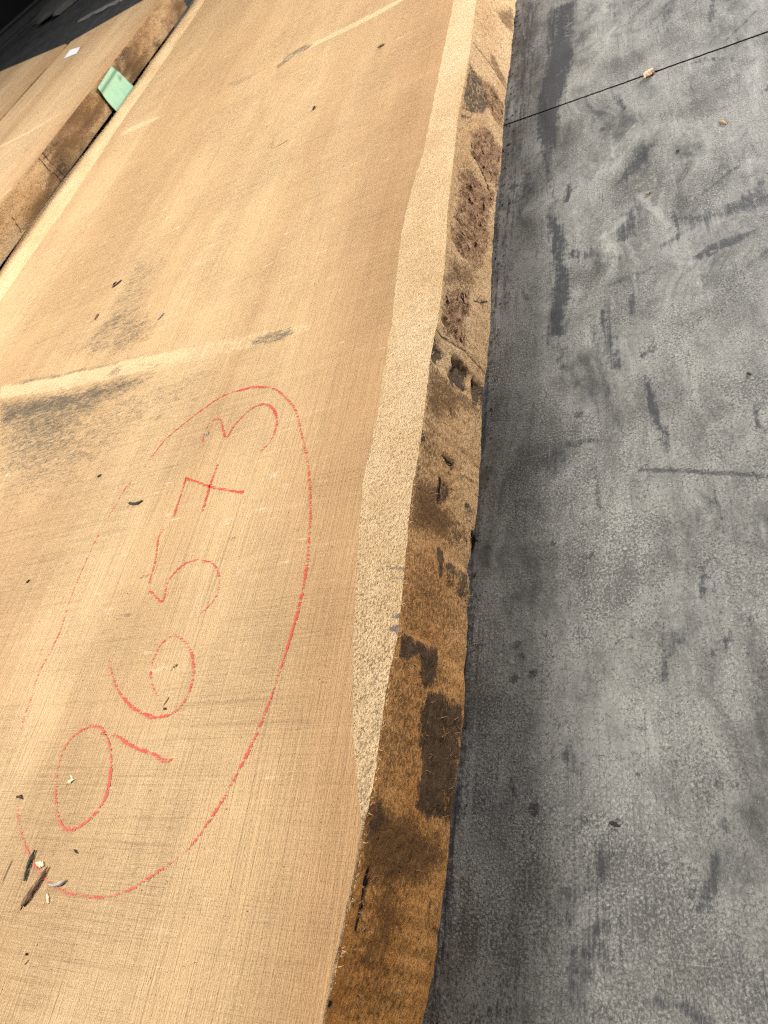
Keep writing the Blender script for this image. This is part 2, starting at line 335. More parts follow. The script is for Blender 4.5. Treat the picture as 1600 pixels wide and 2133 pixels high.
# ------------------------------------------------------------------ the floor
J0, J1 = bp((1065, 256), 0)[:2], bp((1600, 66), 0)[:2]
ju = (J1-J0)/np.linalg.norm(J1-J0); jv = np.array([-ju[1], ju[0]])
def graded(lo, a, b, hi, fine, n):
    l = a-np.geomspace(fine, a-lo, n)[::-1] if a > lo else []
    r = b+np.geomspace(fine, hi-b, n) if hi > b else []
    return np.r_[l, np.arange(a, b, fine), b, r]
fl = bpy.data.objects.new('concrete_floor', None); COL.objects.link(fl); fl['kind'] = 'structure'
bpy.context.view_layer.update()
def floor_panel(A, B):
    a, b = np.meshgrid(A, B); P = J0[None, None]+a[..., None]*ju+b[..., None]*jv; P = P+jv*(.0022*fbm(a*140, a*0+2.2, 4)*np.exp(-np.abs(b)/.006))[..., None]; Q = P.reshape(-1, 2); n = len(Q)
    at = {k: np.zeros(n) for k in ('rubber_shade', 'scratch', 'scuff', 'brown')}
    def M(k, ps, soft, val=1.0, w=None):
        mark(at[k], Q, bps(ps, 0), soft, val, w)
    # long rubber streak
    M('rubber_shade', [(1146, 20), (1198, 0), (1190, 150), (1168, 215), (1160, 290), (1150, 330), (1118, 290), (1122, 200), (1138, 130)], .012, .90)
    M('rubber_shade', [(1122, 290), (1150, 320), (1146, 380), (1160, 425), (1150, 425), (1136, 370)], .009, .8)
    M('rubber_shade', [(1138, 440), (1180, 470), (1186, 600), (1182, 700), (1140, 700), (1150, 600), (1146, 520)], .011, .82)
    M('rubber_shade', [(1140, 710), (1190, 720), (1185, 800), (1150, 760)], .012, .6)
    M('rubber_shade', [(1170, 515), (1250, 525), (1310, 520), (1350, 500), (1300, 545), (1180, 545)], .01, .6)
    M('rubber_shade', [(1282, 378), (1330, 305), (1372, 288), (1368, 310), (1330, 365), (1288, 385)], .011, .7)
    M('rubber_shade', [(1275, 470), (1330, 390), (1345, 430), (1330, 490), (1290, 510)], .010, .65)
    M('rubber_shade', [(1430, 540), (1490, 505), (1600, 470), (1545, 505), (1460, 545)], .006, .8)
    M('rubber_shade', [(1500, 440), (1600, 360), (1600, 430), (1540, 450), (1400, 470), (1390, 450)], .010, .75)
    M('rubber_shade', [(1370, 440), (1500, 430), (1500, 480), (1400, 480)], .014, .6)
    M('rubber_shade', [(1060, 560), (1100, 600), (1120, 660), (1095, 640)], .007, .6)
    M('rubber_shade', [(1065, 330), (1110, 320), (1130, 400), (1080, 440), (1040, 480)], .02, .5)
    M('rubber_shade', [(1342, 780), (1362, 800), (1402, 940), (1385, 945), (1352, 850)], .006, .85)
    M('rubber_shade', [(1560, 835), (1590, 840), (1590, 900), (1570, 890)], .006, .7)
    M('rubber_shade', [(1480, 1010), (1510, 1050), (1530, 1130), (1500, 1110)], .008, .7)
    M('rubber_shade', [(1440, 1180), (1475, 1170), (1485, 1240), (1450, 1250)], .012, .6)
    M('rubber_shade', [(1380, 1330), (1440, 1310), (1400, 1400), (1370, 1390)], .010, .65)
    M('rubber_shade', [(1500, 1320), (1560, 1290), (1480, 1380), (1450, 1380)], .010, .6)
    M('rubber_shade', [(1195, 1940), (1250, 1890), (1285, 1900), (1270, 2030), (1215, 2040)], .014, .62)
    M('rubber_shade', [(1200, 1760), (1280, 1740), (1290, 1830), (1220, 1840)], .016, .5)
    M('rubber_shade', [(1345, 2085), (1375, 2078), (1440, 2100), (1460, 2120), (1400, 2112), (1350, 2105)], .006, .85)
    M('rubber_shade', [(1450, 1560), (1540, 1570), (1600, 1650), (1500, 1660)], .03, .4)
    M('rubber_shade', [(1270, 1580), (1330, 1560), (1340, 1620), (1290, 1630)], .018, .45)
    M('rubber_shade', [(990, 900), (1060, 700), (1100, 720), (1080, 900), (1040, 1100), (1000, 1100)], .05, .3)
    # scratches
    for ps, w, v in [([(1335, 978), (1400, 980), (1500, 986), (1600, 992)], .0022, 1), ([(1340, 968), (1600, 976)], .0006, .7),
                     ([(1350, 900), (1350, 1030)], .0008, .7), ([(1305, 820), (1345, 890)], .0007, .8), ([(1365, 780), (1372, 900)], .0007, .6),
                     ([(1285, 1190), (1283, 1400)], .0005, .8), ([(1260, 1200), (1262, 1400)], .0005, .5), ([(1375, 1260), (1382, 1310)], .0012, .7),
                     ([(1237, 975), (1244, 1000), (1246, 1060)], .0020, .8), ([(1212, 1000), (1216, 1060)], .0010, .4),
                     ([(1215, 1095), (1238, 1110), (1240, 1140), (1230, 1160)], .0016, .7), ([(1558, 1130), (1562, 1200), (1575, 1220)], .001, .7),
                     ([(1430, 1060), (1510, 1062)], .0010, .6), ([(1300, 1400), (1310, 1480)], .0005, .5), ([(1206, 1400), (1218, 1510)], .0010, .6),
                     ([(1195, 1400), (1205, 1490)], .0006, .5), ([(1480, 1830), (1468, 1870), (1455, 1900)], .0010, .8),
                     ([(1270, 1730), (1262, 1780), (1250, 1830)], .0008, .8), ([(1285, 1735), (1280, 1790)], .0006, .7),
                     ([(1030, 1620), (1042, 1600)], .0005, .6), ([(922, 2078), (945, 2056)], .0007, .8), ([(1410, 1600), (1410, 1700)], .0004, .6),
                     ([(1330, 1830), (1324, 1880)], .0005, .6), ([(1230, 100), (1270, 55), (1330, 5)], .0010, .6), ([(1260, 98), (1500, 88)], .0009, .6),
                     ([(1240, 275), (1300, 230), (1350, 180)], .0010, .7), ([(1225, 370), (1275, 378)], .0014, .8), ([(1310, 110), (1355, 145)], .0009, .5),
                     ([(1430, 108), (1520, 20)], .0008, .6), ([(1370, 540), (1360, 660)], .0008, .5), ([(1055, 620), (1075, 700)], .001, .5),
                     ([(1120, 345), (1128, 372)], .002, .7), ([(1100, 370), (1108, 390)], .0016, .6), ([(1445, 2118), (1475, 2133)], .004, .8),
                     ([(1500, 1980), (1512, 2000)], .001, .7), ([(1310, 1985), (1330, 1960)], .0006, .5)]:
        M('scratch', ps, w*.8+.0012, v, w)
    for x, y, r in [(1152, 1135, .0042), (1179, 1139, .003), (1230, 1160, .0045), (1070, 1415, .0055), (1112, 1405, .006), (1075, 1345, .005),
                    (1090, 1370, .003), (1280, 1717, .005), (1205, 865, .006), (1113, 1688, .006), (1558, 780, .003), (1000, 1345, .004),
                    (1255, 270, .006), (1070, 390, .009), (1350, 1260, .002), (1442, 1865, .004), (1333, 1522, .003), (1405, 1590, .003), (1327, 1615, .003)]:
        c = bp((x, y), 0)[:2]; mark(at['scratch'], Q, [c, c+[.0004, .001]], .003, .85, r*.7)
    # pale scrapes
    for ps, w, v in [([(1250, 370), (1280, 310), (1325, 255)], .0016, .9), ([(1270, 378), (1300, 320), (1345, 260)], .0014, .9), ([(1290, 350), (1350, 262)], .0012, .8),
                     ([(1310, 345), (1362, 270)], .001, .7), ([(1240, 375), (1255, 340)], .0014, .8), ([(1332, 405), (1350, 425), (1372, 445), (1392, 470)], .005, .9),
                     ([(1275, 480), (1300, 455)], .006, .9), ([(1250, 500), (1262, 482)], .004, .7), ([(1240, 540), (1330, 520), (1400, 490), (1500, 460), (1600, 430)], .012, .55),
                     ([(1350, 380), (1450, 330), (1540, 290)], .02, .5), ([(1300, 440), (1420, 330)], .006, .5), ([(1100, 1465), (1170, 1457)], .0012, .8),
                     ([(1380, 270), (1480, 250), (1600, 260)], .03, .45), ([(1400, 600), (1600, 520)], .02, .35), ([(1180, 250), (1200, 140)], .01, .35)]:
        M('scuff', ps, w*.8+.0015, v, w)
    M('brown', [(950, 1820), (985, 1820), (1000, 1980), (955, 1990)], .012, .8)
    M('brown', [(1410, 1600), (1500, 1620), (1480, 1750), (1430, 1750)], .016, .7)
    M('brown', [(1010, 1300), (1060, 1260), (1190, 1200), (1100, 1290)], .018, .6)
    M('brown', [(1400, 0), (1530, 0), (1450, 90), (1390, 60)], .03, .5)
    M('brown', [(1030, 700), (1085, 690), (1090, 790), (1020, 790)], .02, .5)
    # grime along the slab foot, with the slab's floor shadow painted in
    M('rubber_shade', [(1075, 0), (1130, 0), (1120, 130), (1095, 330), (1075, 480), (1060, 640), (1035, 640), (1050, 300), (1062, 140)], .03, .62)
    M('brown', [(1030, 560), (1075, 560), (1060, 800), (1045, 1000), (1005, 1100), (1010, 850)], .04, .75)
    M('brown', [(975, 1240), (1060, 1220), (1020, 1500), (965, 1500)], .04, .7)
    # the everyday scuffing of forks, wheels and dragged boards
    rg = np.random.default_rng(21)
    for i in range(150):
        far = rg.random() < .62
        x, y = (rg.uniform(1060, 1600), rg.uniform(-30, 760)) if far else (rg.uniform(960, 1600), rg.uniform(700, 2133))
        an = rg.choice([-.75, -.6, -.35, 1.35, 1.5, 1.62])+rg.normal(0, .12) if far else rg.choice([1.45, 1.6, -.1, 1.75])+rg.normal(0, .15)
        L = rg.uniform(25, 130); bend = rg.normal(0, .12); q = [(x+L*t*math.cos(an+bend*t), y+L*t*math.sin(an+bend*t)) for t in (0, .35, .7, 1)]
        k = rg.choice(['rubber_shade', 'scuff', 'scratch', 'scuff'] if far else ['scratch', 'rubber_shade', 'scratch', 'scuff'])
        w = {'rubber_shade': rg.uniform(.001, .007), 'scuff': rg.uniform(.0004, .005), 'scratch': rg.uniform(.0002, .0007)}[k]
        M(k, q, .0014+w*.9, rg.uniform(.35, .75), w)
    for i in range(26):
        c = (rg.uniform(1080, 1600), rg.uniform(0, 2100)); a = rg.uniform(20, 70); b = a*rg.uniform(.3, .8); th = rg.uniform(0, 3.1)
        q = [(c[0]+a*math.cos(t)*math.cos(th)-b*math.sin(t)*math.sin(th), c[1]+a*math.cos(t)*math.sin(th)+b*math.sin(t)*math.cos(th)) for t in np.linspace(0, 6.28, 9)[:-1]]
        M(rg.choice(['rubber_shade', 'scuff', 'brown']), q, .016, rg.uniform(.3, .55))
    M('rubber_shade', [(1074, 0), (1066, 140), (1050, 330), (1030, 540), (1024, 650), (1010, 860), (1000, 1000), (985, 1150), (980, 1300), (965, 1500), (945, 1720), (925, 1930), (900, 2133)], .012, .8, .004)  # narrow grime line along the foot, doubling as painted contact shadow
    far = (Q[:, 0] < -1.2) & (Q[:, 1] > 1.6); at['rubber_shade'][far] = np.maximum(at['rubber_shade'][far], .62)  # far-left floor darkened in colour to stand for its shade
    at['brown'] *= .9
    V = np.dstack([P, np.zeros(P.shape[:2])]); lo = V.copy(); lo[..., 2] = -.03
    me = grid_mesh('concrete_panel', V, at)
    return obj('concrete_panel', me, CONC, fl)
gap = .0019
A = graded(-12, -.12, .46, 12, .0024, 26)
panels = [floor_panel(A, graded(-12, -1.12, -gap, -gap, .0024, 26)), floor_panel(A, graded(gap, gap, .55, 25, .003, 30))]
def skirt(b0):   # the joint's two walls go down into dirt
    p, q = J0-12*ju+b0*jv, J0+12*ju+b0*jv
    return [(*p, 0), (*q, 0), (*q, -.03), (*p, -.03)]
Vs = skirt(-gap)+skirt(gap)
obj('joint_wall', mesh(Vs, [(0, 1, 2, 3), (7, 6, 5, 4)]), DIRT, fl, False)
c = [J0+a*ju+b*jv for a, b in ((-12, -12), (12, -12), (12, 25), (-12, 25))]
obj('floor_base', mesh([(*p, -.012) for p in c], [(0, 1, 2, 3)]), DIRT, fl, False)

# ------------------------------------------------------------------ the near slab
slab = empty('timber_slab', tuple(np.r_[bp((400, 1000), 0)[:2], 0]), 'wide live-edge timber slab in front, number in red crayon on its sawn top', 'timber slab', 'sawn timber slabs on the warehouse floor')
T1px = [(945, 0), (930, 75), (915, 150), (900, 225), (886, 300), (868, 360), (850, 425), (838, 480), (831, 525), (826, 580), (819, 650), (812, 690), (805, 740), (796, 790), (790, 840), (780, 890), (773, 930), (763, 970), (757, 1010), (752, 1060), (747, 1120), (742, 1200), (738, 1280), (735, 1350), (734, 1420), (736, 1500), (738, 1570), (745, 1640), (752, 1700), (751, 1740), (731, 1850), (711, 1950), (691, 2050), (671, 2133)]
T2px = [(992, 0), (984, 70), (975, 135), (964, 190), (954, 240), (945, 330), (937, 400), (932, 450), (928, 530), (920, 610), (912, 670), (903, 710), (894, 765), (888, 820), (880, 890), (870, 960), (860, 1010), (852, 1080), (848, 1130), (843, 1180), (836, 1260), (828, 1330), (813, 1390), (803, 1450), (792, 1530), (783, 1600), (772, 1660), (761, 1710), (754, 1745), (735, 1850), (715, 1950), (695, 2050), (675, 2133)]
drop_y = [0, 300, 700, 1000, 1300, 1500, 1650, 1720, 1800, 2133]; drop_v = [.005, .006, .0085, .009, .0075, .005, .0025, .001, .0008, .0008]
Bpx = [(1076, 0), (1071, 50), (1062, 140), (1055, 200), (1050, 260), (1046, 330), (1036, 400), (1032, 460), (1027, 540), (1024, 620), (1024, 650), (1021, 700), (1014, 760), (1006, 830), (1007, 880), (1002, 960), (996, 1040), (988, 1110), (980, 1165), (974, 1190), (980, 1215), (980, 1245), (973, 1275), (977, 1300), (974, 1360), (968, 1400), (970, 1440), (963, 1520), (955, 1600), (945, 1680), (937, 1750), (927, 1850), (915, 1940), (902, 2030), (892, 2090), (884, 2133)]
Apx = [(0, 566), (60, 472), (125, 384), (185, 308), (231, 250), (275, 187), (312, 131), (350, 80), (388, 28), (410, -10)]
B2px = [(19, 600), (90, 498), (150, 412), (250, 259), (330, 145), (416, 19), (432, -10)]
def track(ps, zf):
    pts = np.array([bp(p, zf(p[1])) for p in ps]); return pts[np.argsort(pts[:, 1])]
dropf = lambda y: np.interp(y, drop_y, drop_v)
T1 = track(T1px, lambda y: H); T2 = track(T2px, lambda y: H-dropf(y)); Bt = track(Bpx, lambda y: 0.0)
ZA = H-.004; TA = track(Apx, lambda y: ZA); TB = track(B2px, lambda y: H)
Y0, Y1 = -.45, 2.75
def along(T, y, k=0):
    w = .006*(vnoise(y*3+k*40, y*0+k)-.5)*2
    o = np.where(y < T[0, 1], 1, 0)*np.minimum(1, (T[0, 1]-y)*5)+np.where(y > T[-1, 1], 1, 0)*np.minimum(1, (y-T[-1, 1])*5)
    return np.interp(y, T[:, 1], T[:, 0])+w*o*2+.0004*(vnoise(y*160+k*7, y*0+k)-.5)*2
xT1 = lambda y: np.minimum(along(T1, y, 1)+.0035*fbm(y*60, y*0+6.6, 5), along(T2, y, 1)-.0006); xT2 = lambda y: along(T2, y, 1)
xB = lambda y: np.maximum(along(Bt, y, 3)+.0012*fbm(y*60, y*0+3.1), xT2(y)+.002)
zT2 = lambda y: np.interp(y, T2[:, 1], T2[:, 2])
xA = lambda y: along(TA, y, 4)+.004*fbm(y*25, y*0+9.3, 4); xI = lambda y: along(TB, y, 5)+.003*fbm(y*12, y*0+1.3, 3)
def ys(fine, far): return np.r_[np.arange(Y0, -.02, .02), np.arange(-.02, .75, fine), np.arange(.75, 1.9, far), np.arange(1.9, Y1, .02), Y1]
# top
yy = ys(.0026, .0055); uu = np.linspace(0, 1, 300); uu = uu**.8
X = xI(yy)[:, None]*(1-uu)+xT1(yy)[:, None]*uu; Yg = np.repeat(yy[:, None], len(uu), 1)
P = np.dstack([X, Yg, np.full_like(X, H)]); Q = P[..., :2].reshape(-1, 2)
at = {k: np.zeros(len(Q)) for k in ('pale', 'grey', 'hair', 'chalk')}
at['edge'] = np.exp(-(xT1(yy)[:, None]-X)/(.06+.09*np.clip(Yg, 0, 1.2))).reshape(-1)
def MT(k, ps, soft, val=1.0, w=None): mark(at[k], Q, bps(ps, H), soft, val, w)
z4 = lambda ps: crop(ps, 2.2857, 0, 500)
MT('pale', z4([(0, 692), (300, 636), (620, 560), (860, 512), (1150, 452), (1300, 420), (1480, 385), (1480, 430), (1380, 470), (1150, 530), (890, 595), (600, 655), (300, 720), (0, 770)]), .006, .50)
MT('pale', z4([(0, 700), (300, 640), (620, 566), (900, 510), (900, 560), (600, 645), (300, 712), (0, 762)]), .006, .8)
MT('grey', z4([(0, 775), (300, 722), (600, 660), (720, 636), (690, 690), (560, 770), (430, 860), (340, 950), (260, 1029), (0, 1029)]), .045, .72)
MT('grey', [(0, 850), (150, 830), (300, 800), (420, 780), (330, 870), (210, 960), (120, 1040), (0, 1060)], .07, .50)
MT('grey', z4([(60, 768), (300, 726), (600, 664), (700, 645), (560, 735), (400, 800), (200, 850), (0, 880), (0, 780)]), .020, .95)
MT('grey', [(0, 870), (120, 860), (170, 880), (110, 960), (0, 1000)], .05, .66)
MT('grey', z4([(90, 672), (300, 632), (480, 596), (650, 555), (790, 530), (700, 548), (480, 608), (300, 645), (100, 685)]), .0045, .75)
MT('grey', z4([(380, 520), (460, 420), (560, 330), (640, 300), (760, 400), (700, 470), (560, 540), (420, 560)]), .022, .56)
MT('grey', z4([(500, 330), (560, 270), (660, 80), (760, 110), (700, 260), (640, 350)]), .02, .42)
MT('grey', z4([(1190, 480), (1290, 445), (1400, 412), (1395, 445), (1310, 485), (1200, 510)]), .005, .72)
MT('grey', z4([(760, 380), (790, 350)]), .004, .8, .0012)
MT('grey', z4([(520, 620), (560, 595), (600, 600), (550, 650), (520, 655)]), .006, .6)
MT('grey', z4([(640, 590), (770, 575), (780, 600), (650, 620)]), .006, .5)
for a, b in [((278, 1208), (308, 1199)), ((246, 1287), (272, 1280)), ((88, 1155), (108, 1152)), ((608, 1107), (620, 1105)), ((518, 1150), (530, 1148)), ((475, 1122), (492, 1118))]: MT('grey', [a, b], .0022, .85, .0012)
z5 = lambda ps: crop(ps, 2.4615, 250, 0)
MT('grey', z5([(800, 340), (860, 280), (940, 235), (1000, 220), (960, 255), (880, 300), (810, 350)]), .006, .75)
MT('grey', z5([(550, 440), (600, 400), (720, 360), (780, 335), (700, 385), (580, 455)]), .012, .45)
MT('pale', z5([(800, 325), (960, 235), (1130, 150), (1300, 65), (1440, -10), (1490, -20), (1330, 75), (1150, 165), (1000, 235), (860, 310)]), .006, .95)
MT('pale', z5([(0, 680), (120, 620), (250, 580), (120, 650), (0, 700)]), .008, .75)
MT('pale', z5([(540, 290), (600, 270)]), .003, .9, .002)
MT('hair', [(595, 61), (535, 165), (480, 265), (420, 380), (360, 500), (290, 620), (212, 755)], .0012, .9, .0005)
MT('hair', [(215, 750), (240, 800)], .001, .5, .0004)
MT('hair', crop([(330, 330), (250, 440), (160, 560), (90, 660), (0, 815)], 2.2857, 0, 750), .0012, 1, .0005)
MT('hair', crop([(170, 395), (110, 490), (50, 620), (0, 725)], 4.927, 0, 1700), .0010, 1.1, .0007)
MT('hair', [(470, 70), (440, 115), (390, 200)], .0012, .5, .0003)
for x, y, r in [(600, 880, .016), (590, 1022, .012), (470, 1090, .013), (497, 1062, .006), (490, 1200, .010), (575, 945, .008), (530, 935, .005), (710, 490, .008), (560, 1000, .02)]:
    cc = bp((x, y), H)[:2]; mark(at['chalk'], Q, [cc, cc+[.004, .003]], r*1.3, .80, r*.25)
obj('plank_top', grid_mesh('plank_top', P, at), HEART, slab)
# right wane (sapwood), then the left sap strip
def strip(xa, za, xb, zb, n, yy, name, flip=False, amp=.0012, pit=None, marks=(), seed=0):
    t = np.linspace(0, 1, n); X = xa(yy)[:, None]*(1-t)+xb(yy)[:, None]*t
    Z = za(yy)[:, None]*(1-t)+zb(yy)[:, None]*t; Yg = np.repeat(yy[:, None], n, 1)
    ins = np.minimum(1, 6*t*(1-t))
    Z = Z+ins*(amp*fbm(Yg*180+seed, X*180, 3)*1.6+amp*2*fbm(Yg*25, X*30+seed, 3))
    Pg = np.dstack([X, Yg, Z]); Qs = Pg[..., :2].reshape(-1, 2)
    a = {'grey': np.zeros(len(Qs)), 'pit': (pit(Yg, t) if pit else np.zeros_like(X)).reshape(-1)}
    for ps, soft, val, w in marks: mark(a['grey'], Qs, bps(ps, H-.004), soft, val, w)
    return obj('sapwood_edge', grid_mesh(name, Pg, a, flip), SAP, slab)
z3 = lambda ps: crop(ps, 3.5548, 680, 600)
z4b = lambda ps: crop(ps, 3.5548, 650, 1150)
wm = [(z3([(450, 2052), (580, 2048)]), .0015, .9, .0007), (z3([(440, 2066), (575, 2070)]), .0012, .7, .0004), (z3([(480, 2122), (590, 2128)]), .0015, .9, .0006), (z4b([(550, 102), (685, 98)]), .0015, .8, .0005),
      (z4b([(580, 172), (685, 175)]), .0015, .9, .0006), (z4b([(560, 488), (655, 430), (655, 495)]), .0012, .9, None), (z4b([(545, 545), (640, 520), (640, 590)]), .0012, .85, None),
      (z3([(520, 1780), (600, 1770)]), .0012, .6, .0004), (z3([(280, 1675), (340, 1668)]), .0012, .6, .0004), (z3([(500, 1860), (590, 1850)]), .0015, .5, .0004)]
yw = ys(.0016, .004)
pitf = lambda Yg, t: np.interp(Yg, [.1, .2, .45, .6, .9], [1.0, 1.0, .45, .15, 0])+.1*t
strip(xT1, lambda y: y*0+H, xT2, zT2, 26, yw, 'wane', pit=pitf, marks=wm)
strip(xA, lambda y: y*0+ZA, xI, lambda y: y*0+H, 10, ys(.01, .004), 'sap_strip', seed=50, amp=.0006).data.materials[0] = SAPL

# the sawn right edge, with bark pockets and dark marks
def side_pt(p):
    x = -.35
    for _ in range(40):
        q = bpx(p, x); y = np.array([q[1]]); f = np.clip(q[2]/zT2(y)[0], 0, 1); x = (xB(y)*(1-f)+xT2(y)*f)[0]
    return q[1], q[2]
ysd = np.r_[np.arange(Y0, -.02, .02), np.arange(-.02, .55, .0013), np.arange(.55, 1.55, .0026), np.arange(1.55, Y1, .02), Y1]
nv = 46; v = np.linspace(0, 1, nv)
xt, xb, zt = xT2(ysd), xB(ysd), zT2(ysd)
X = xt[:, None]*(1-v)+xb[:, None]*v; zb = .0045*np.clip(2.2*fbm(ysd*16, ysd*0+5.5, 4)+.35, 0, 1); Z = zt[:, None]*(1-v)+zb[:, None]*v; Yg = np.repeat(ysd[:, None], nv, 1)
Q = np.dstack([Yg, Z]).reshape(-1, 2); at = {k: np.zeros(len(Q)) for k in ('brown', 'bark', 'grey', 'black', 'cav')}
WARP = .0025
at['warm'] = np.interp(Yg, [.0, .2, .32, .5], [1, .8, .4, 0]).reshape(-1)
def MS(k, ps, soft, val=1.0, w=None, cav=0):
    pts = [side_pt(p) for p in ps]; mark(at[k], Q, pts, soft, val, w)
    if cav: mark(at['cav'], Q, pts, soft*1.6, cav, w)
z2 = lambda ps: crop(ps, 3.555, 750, 0)
z5b = lambda ps: crop(ps, 3.81, 600, 1600)
MS('brown', z2([(950, 50), (1125, 325)]), .003, 1.0, .0012, .5); MS('brown', z2([(835, 310), (960, 460), (1085, 665)]), .003, 1.1, .0014, .5); MS('brown', z2([(870, 150), (960, 240)]), .003, .7, .001)
MS('brown', z2([(1000, 80), (1130, 60), (1140, 250), (1060, 180)]), .008, .75)
MS('brown', z2([(960, 380), (1000, 420), (1090, 640), (1040, 600), (980, 480)]), .004, .7)
MS('grey', z2([(815, 470), (870, 555), (930, 680), (955, 790), (880, 850), (755, 810), (775, 640)]), .005, .72, None, .2)
MS('bark', z2([(870, 545), (990, 650), (1060, 770), (1060, 960), (1000, 900), (940, 780)]), .005, .8, None, .3)
MS('black', z2([(815, 495), (880, 575), (935, 670), (960, 800)]), .0028, .85, .0012, .8)
MS('grey', z2([(740, 830), (800, 850), (860, 850), (800, 880), (730, 890)]), .004, .7)
WARP = .0055
MS('bark', z2([(825, 960), (930, 930), (1000, 1030), (1055, 1110), (1045, 1300), (1015, 1410), (930, 1300), (840, 1140)]), .010, .88, None, .5)
MS('black', z2([(830, 1130), (870, 1175), (905, 1240), (930, 1310), (965, 1390)]), .003, 1.2, .0022, 1.5)
MS('black', z2([(830, 1060), (840, 1090)]), .003, .9, .002, .8)
MS('bark', z2([(740, 1290), (830, 1220), (930, 1390), (1010, 1410), (965, 1560), (965, 1750), (900, 1970), (850, 2000), (760, 1900), (690, 1790), (700, 1640), (722, 1500)]), .011, .90, None, .6)
MS('black', z2([(690, 1960), (735, 2060), (760, 2133)]), .003, .8, .0012, .9)
MS('brown', z2([(560, 2100), (700, 1900), (850, 2000), (850, 2133)]), .01, .7)
MS('bark', z3([(870, 0), (1060, 0), (1070, 180), (1020, 420), (900, 380), (850, 200)]), .011, .85, None, .5)
MS('black', z3([(1095, 95), (1150, 105), (1190, 95)]), .002, .9, .001, .5); MS('black', z3([(990, 60), (1030, 30)]), .002, .8, .001)
MS('brown', z3([(1090, 60), (1180, 100), (1160, 170)]), .006, .7)
MS('brown', z3([(800, 300), (900, 390), (1030, 470), (1185, 645)]), .002, 1.2, .0010, .4); MS('black', z3([(860, 350), (910, 380)]), .002, .8, .0012)
for ps in ([(785, 372), (840, 392), (872, 470), (850, 565), (765, 545)], [(945, 530), (1000, 555), (1052, 640), (1030, 765), (940, 725), (912, 640)], [(1088, 675), (1165, 760), (1155, 870), (1085, 850)]):
    MS('grey', z3(ps), .0035, .92, None, 1.6)
MS('black', z3([(795, 375), (820, 395), (800, 470), (775, 540)]), .002, .75, .001, .5); MS('black', z3([(950, 540), (985, 575), (960, 600)]), .002, .9, .0014, .6); MS('black', z3([(1090, 680), (1110, 720)]), .002, .9, .0014)
MS('brown', z3([(755, 560), (900, 680), (1150, 890), (1130, 960), (1000, 880), (850, 980), (735, 900)]), .012, .75)
MS('black', z3([(905, 888), (930, 905), (955, 945), (925, 925)]), .002, 1, None, 1.0)
MS('grey', z3([(690, 1055), (745, 1090), (730, 1160), (685, 1150)]), .003, .8); MS('grey', z3([(660, 1300), (705, 1330), (690, 1400), (655, 1410)]), .004, .7); MS('grey', z3([(745, 770), (770, 780), (755, 830), (735, 820)]), .004, .7)
MS('black', z3([(868, 1255), (900, 1250), (960, 1300), (960, 1345), (910, 1300)]), .002, .95, None, 1.2); MS('black', z3([(910, 1360), (918, 1380)]), .0015, .9, .001)
MS('grey', z3([(840, 1400), (870, 1460), (945, 1500), (935, 1560), (870, 1620), (835, 1560)]), .003, .75, None, .9); MS('black', z3([(850, 1410), (865, 1480), (850, 1600)]), .002, .9, .0014, .8)
MS('brown', z3([(655, 1450), (840, 1450), (880, 1620), (1000, 1750), (900, 1850), (610, 1760)]), .014, .95)
MS('brown', z3([(700, 980), (830, 1000), (850, 1200), (900, 1260), (700, 1400)]), .014, .55)
MS('brown', z3([(970, 1330), (1110, 1430), (1110, 1480), (980, 1400)]), .005, .6)
MS('grey', z3([(1005, 1570), (1105, 1640), (1085, 1730), (1000, 1690)]), .004, .66); MS('grey', z3([(930, 1770), (1010, 1800), (970, 1880)]), .004, .65)
MS('brown', z3([(860, 1700), (1080, 1750), (1040, 1900), (900, 1880)]), .012, .6); MS('grey', z3([(1020, 1830), (1070, 1850), (1040, 1960), (1010, 1920)]), .005, .6)
MS('grey', z4b([(930, 0), (985, 0), (965, 210), (940, 190)]), .003, .9, None, .3); MS('grey', z4b([(985, 60), (1175, 150), (1170, 365), (1060, 310), (980, 245)]), .004, .66)
MS('black', z4b([(985, 235), (1060, 305), (1140, 365)]), .0016, .7, .0007)
MS('brown', z4b([(690, 100), (900, 60), (980, 260), (1150, 420), (1150, 600), (900, 540), (660, 560)]), .02, .55)
MS('grey', z4b([(635, 590), (800, 655), (930, 740), (945, 800), (900, 960), (830, 1005), (800, 880), (790, 735), (720, 800), (665, 790), (660, 650)]), .005, 1.0)
MS('grey', z4b([(670, 780), (720, 780), (690, 900)]), .005, .6)
MS('brown', z4b([(900, 740), (960, 800), (1000, 950), (900, 1000)]), .012, .7)
MS('grey', z4b([(825, 1040), (870, 1005), (1095, 1130), (1115, 1180), (1105, 1350), (1085, 1560), (1065, 1850), (1035, 2025), (920, 1980), (780, 1900), (800, 1700), (815, 1500), (780, 1400), (795, 1200)]), .006, .92)
MS('grey', z4b([(800, 1050), (1000, 1080), (1050, 1200), (1000, 1350), (790, 1390)]), .008, 1.0); MS('grey', z4b([(790, 1700), (890, 1700), (900, 1900), (1000, 1990), (790, 1900)]), .008, 1.0)
MS('brown', z4b([(560, 800), (800, 1000), (800, 1400), (760, 1700), (470, 1650), (520, 1200)]), .018, .50)
MS('brown', z5b([(640, 260), (740, 250), (870, 410), (980, 390), (1060, 500), (1200, 560), (1270, 700), (1100, 880), (900, 900), (830, 1080), (740, 920), (580, 720), (600, 500)]), .012, 1.05)
MS('grey', z5b([(650, 265), (740, 250), (860, 400), (820, 480), (600, 620), (610, 450)]), .010, .60)
MS('grey', z5b([(1030, 500), (1110, 560), (1110, 700), (1050, 700)]), .008, .5)
MS('brown', z5b([(700, 880), (900, 860), (900, 1200), (800, 1450), (640, 1600), (540, 1500), (680, 1250)]), .02, .85)
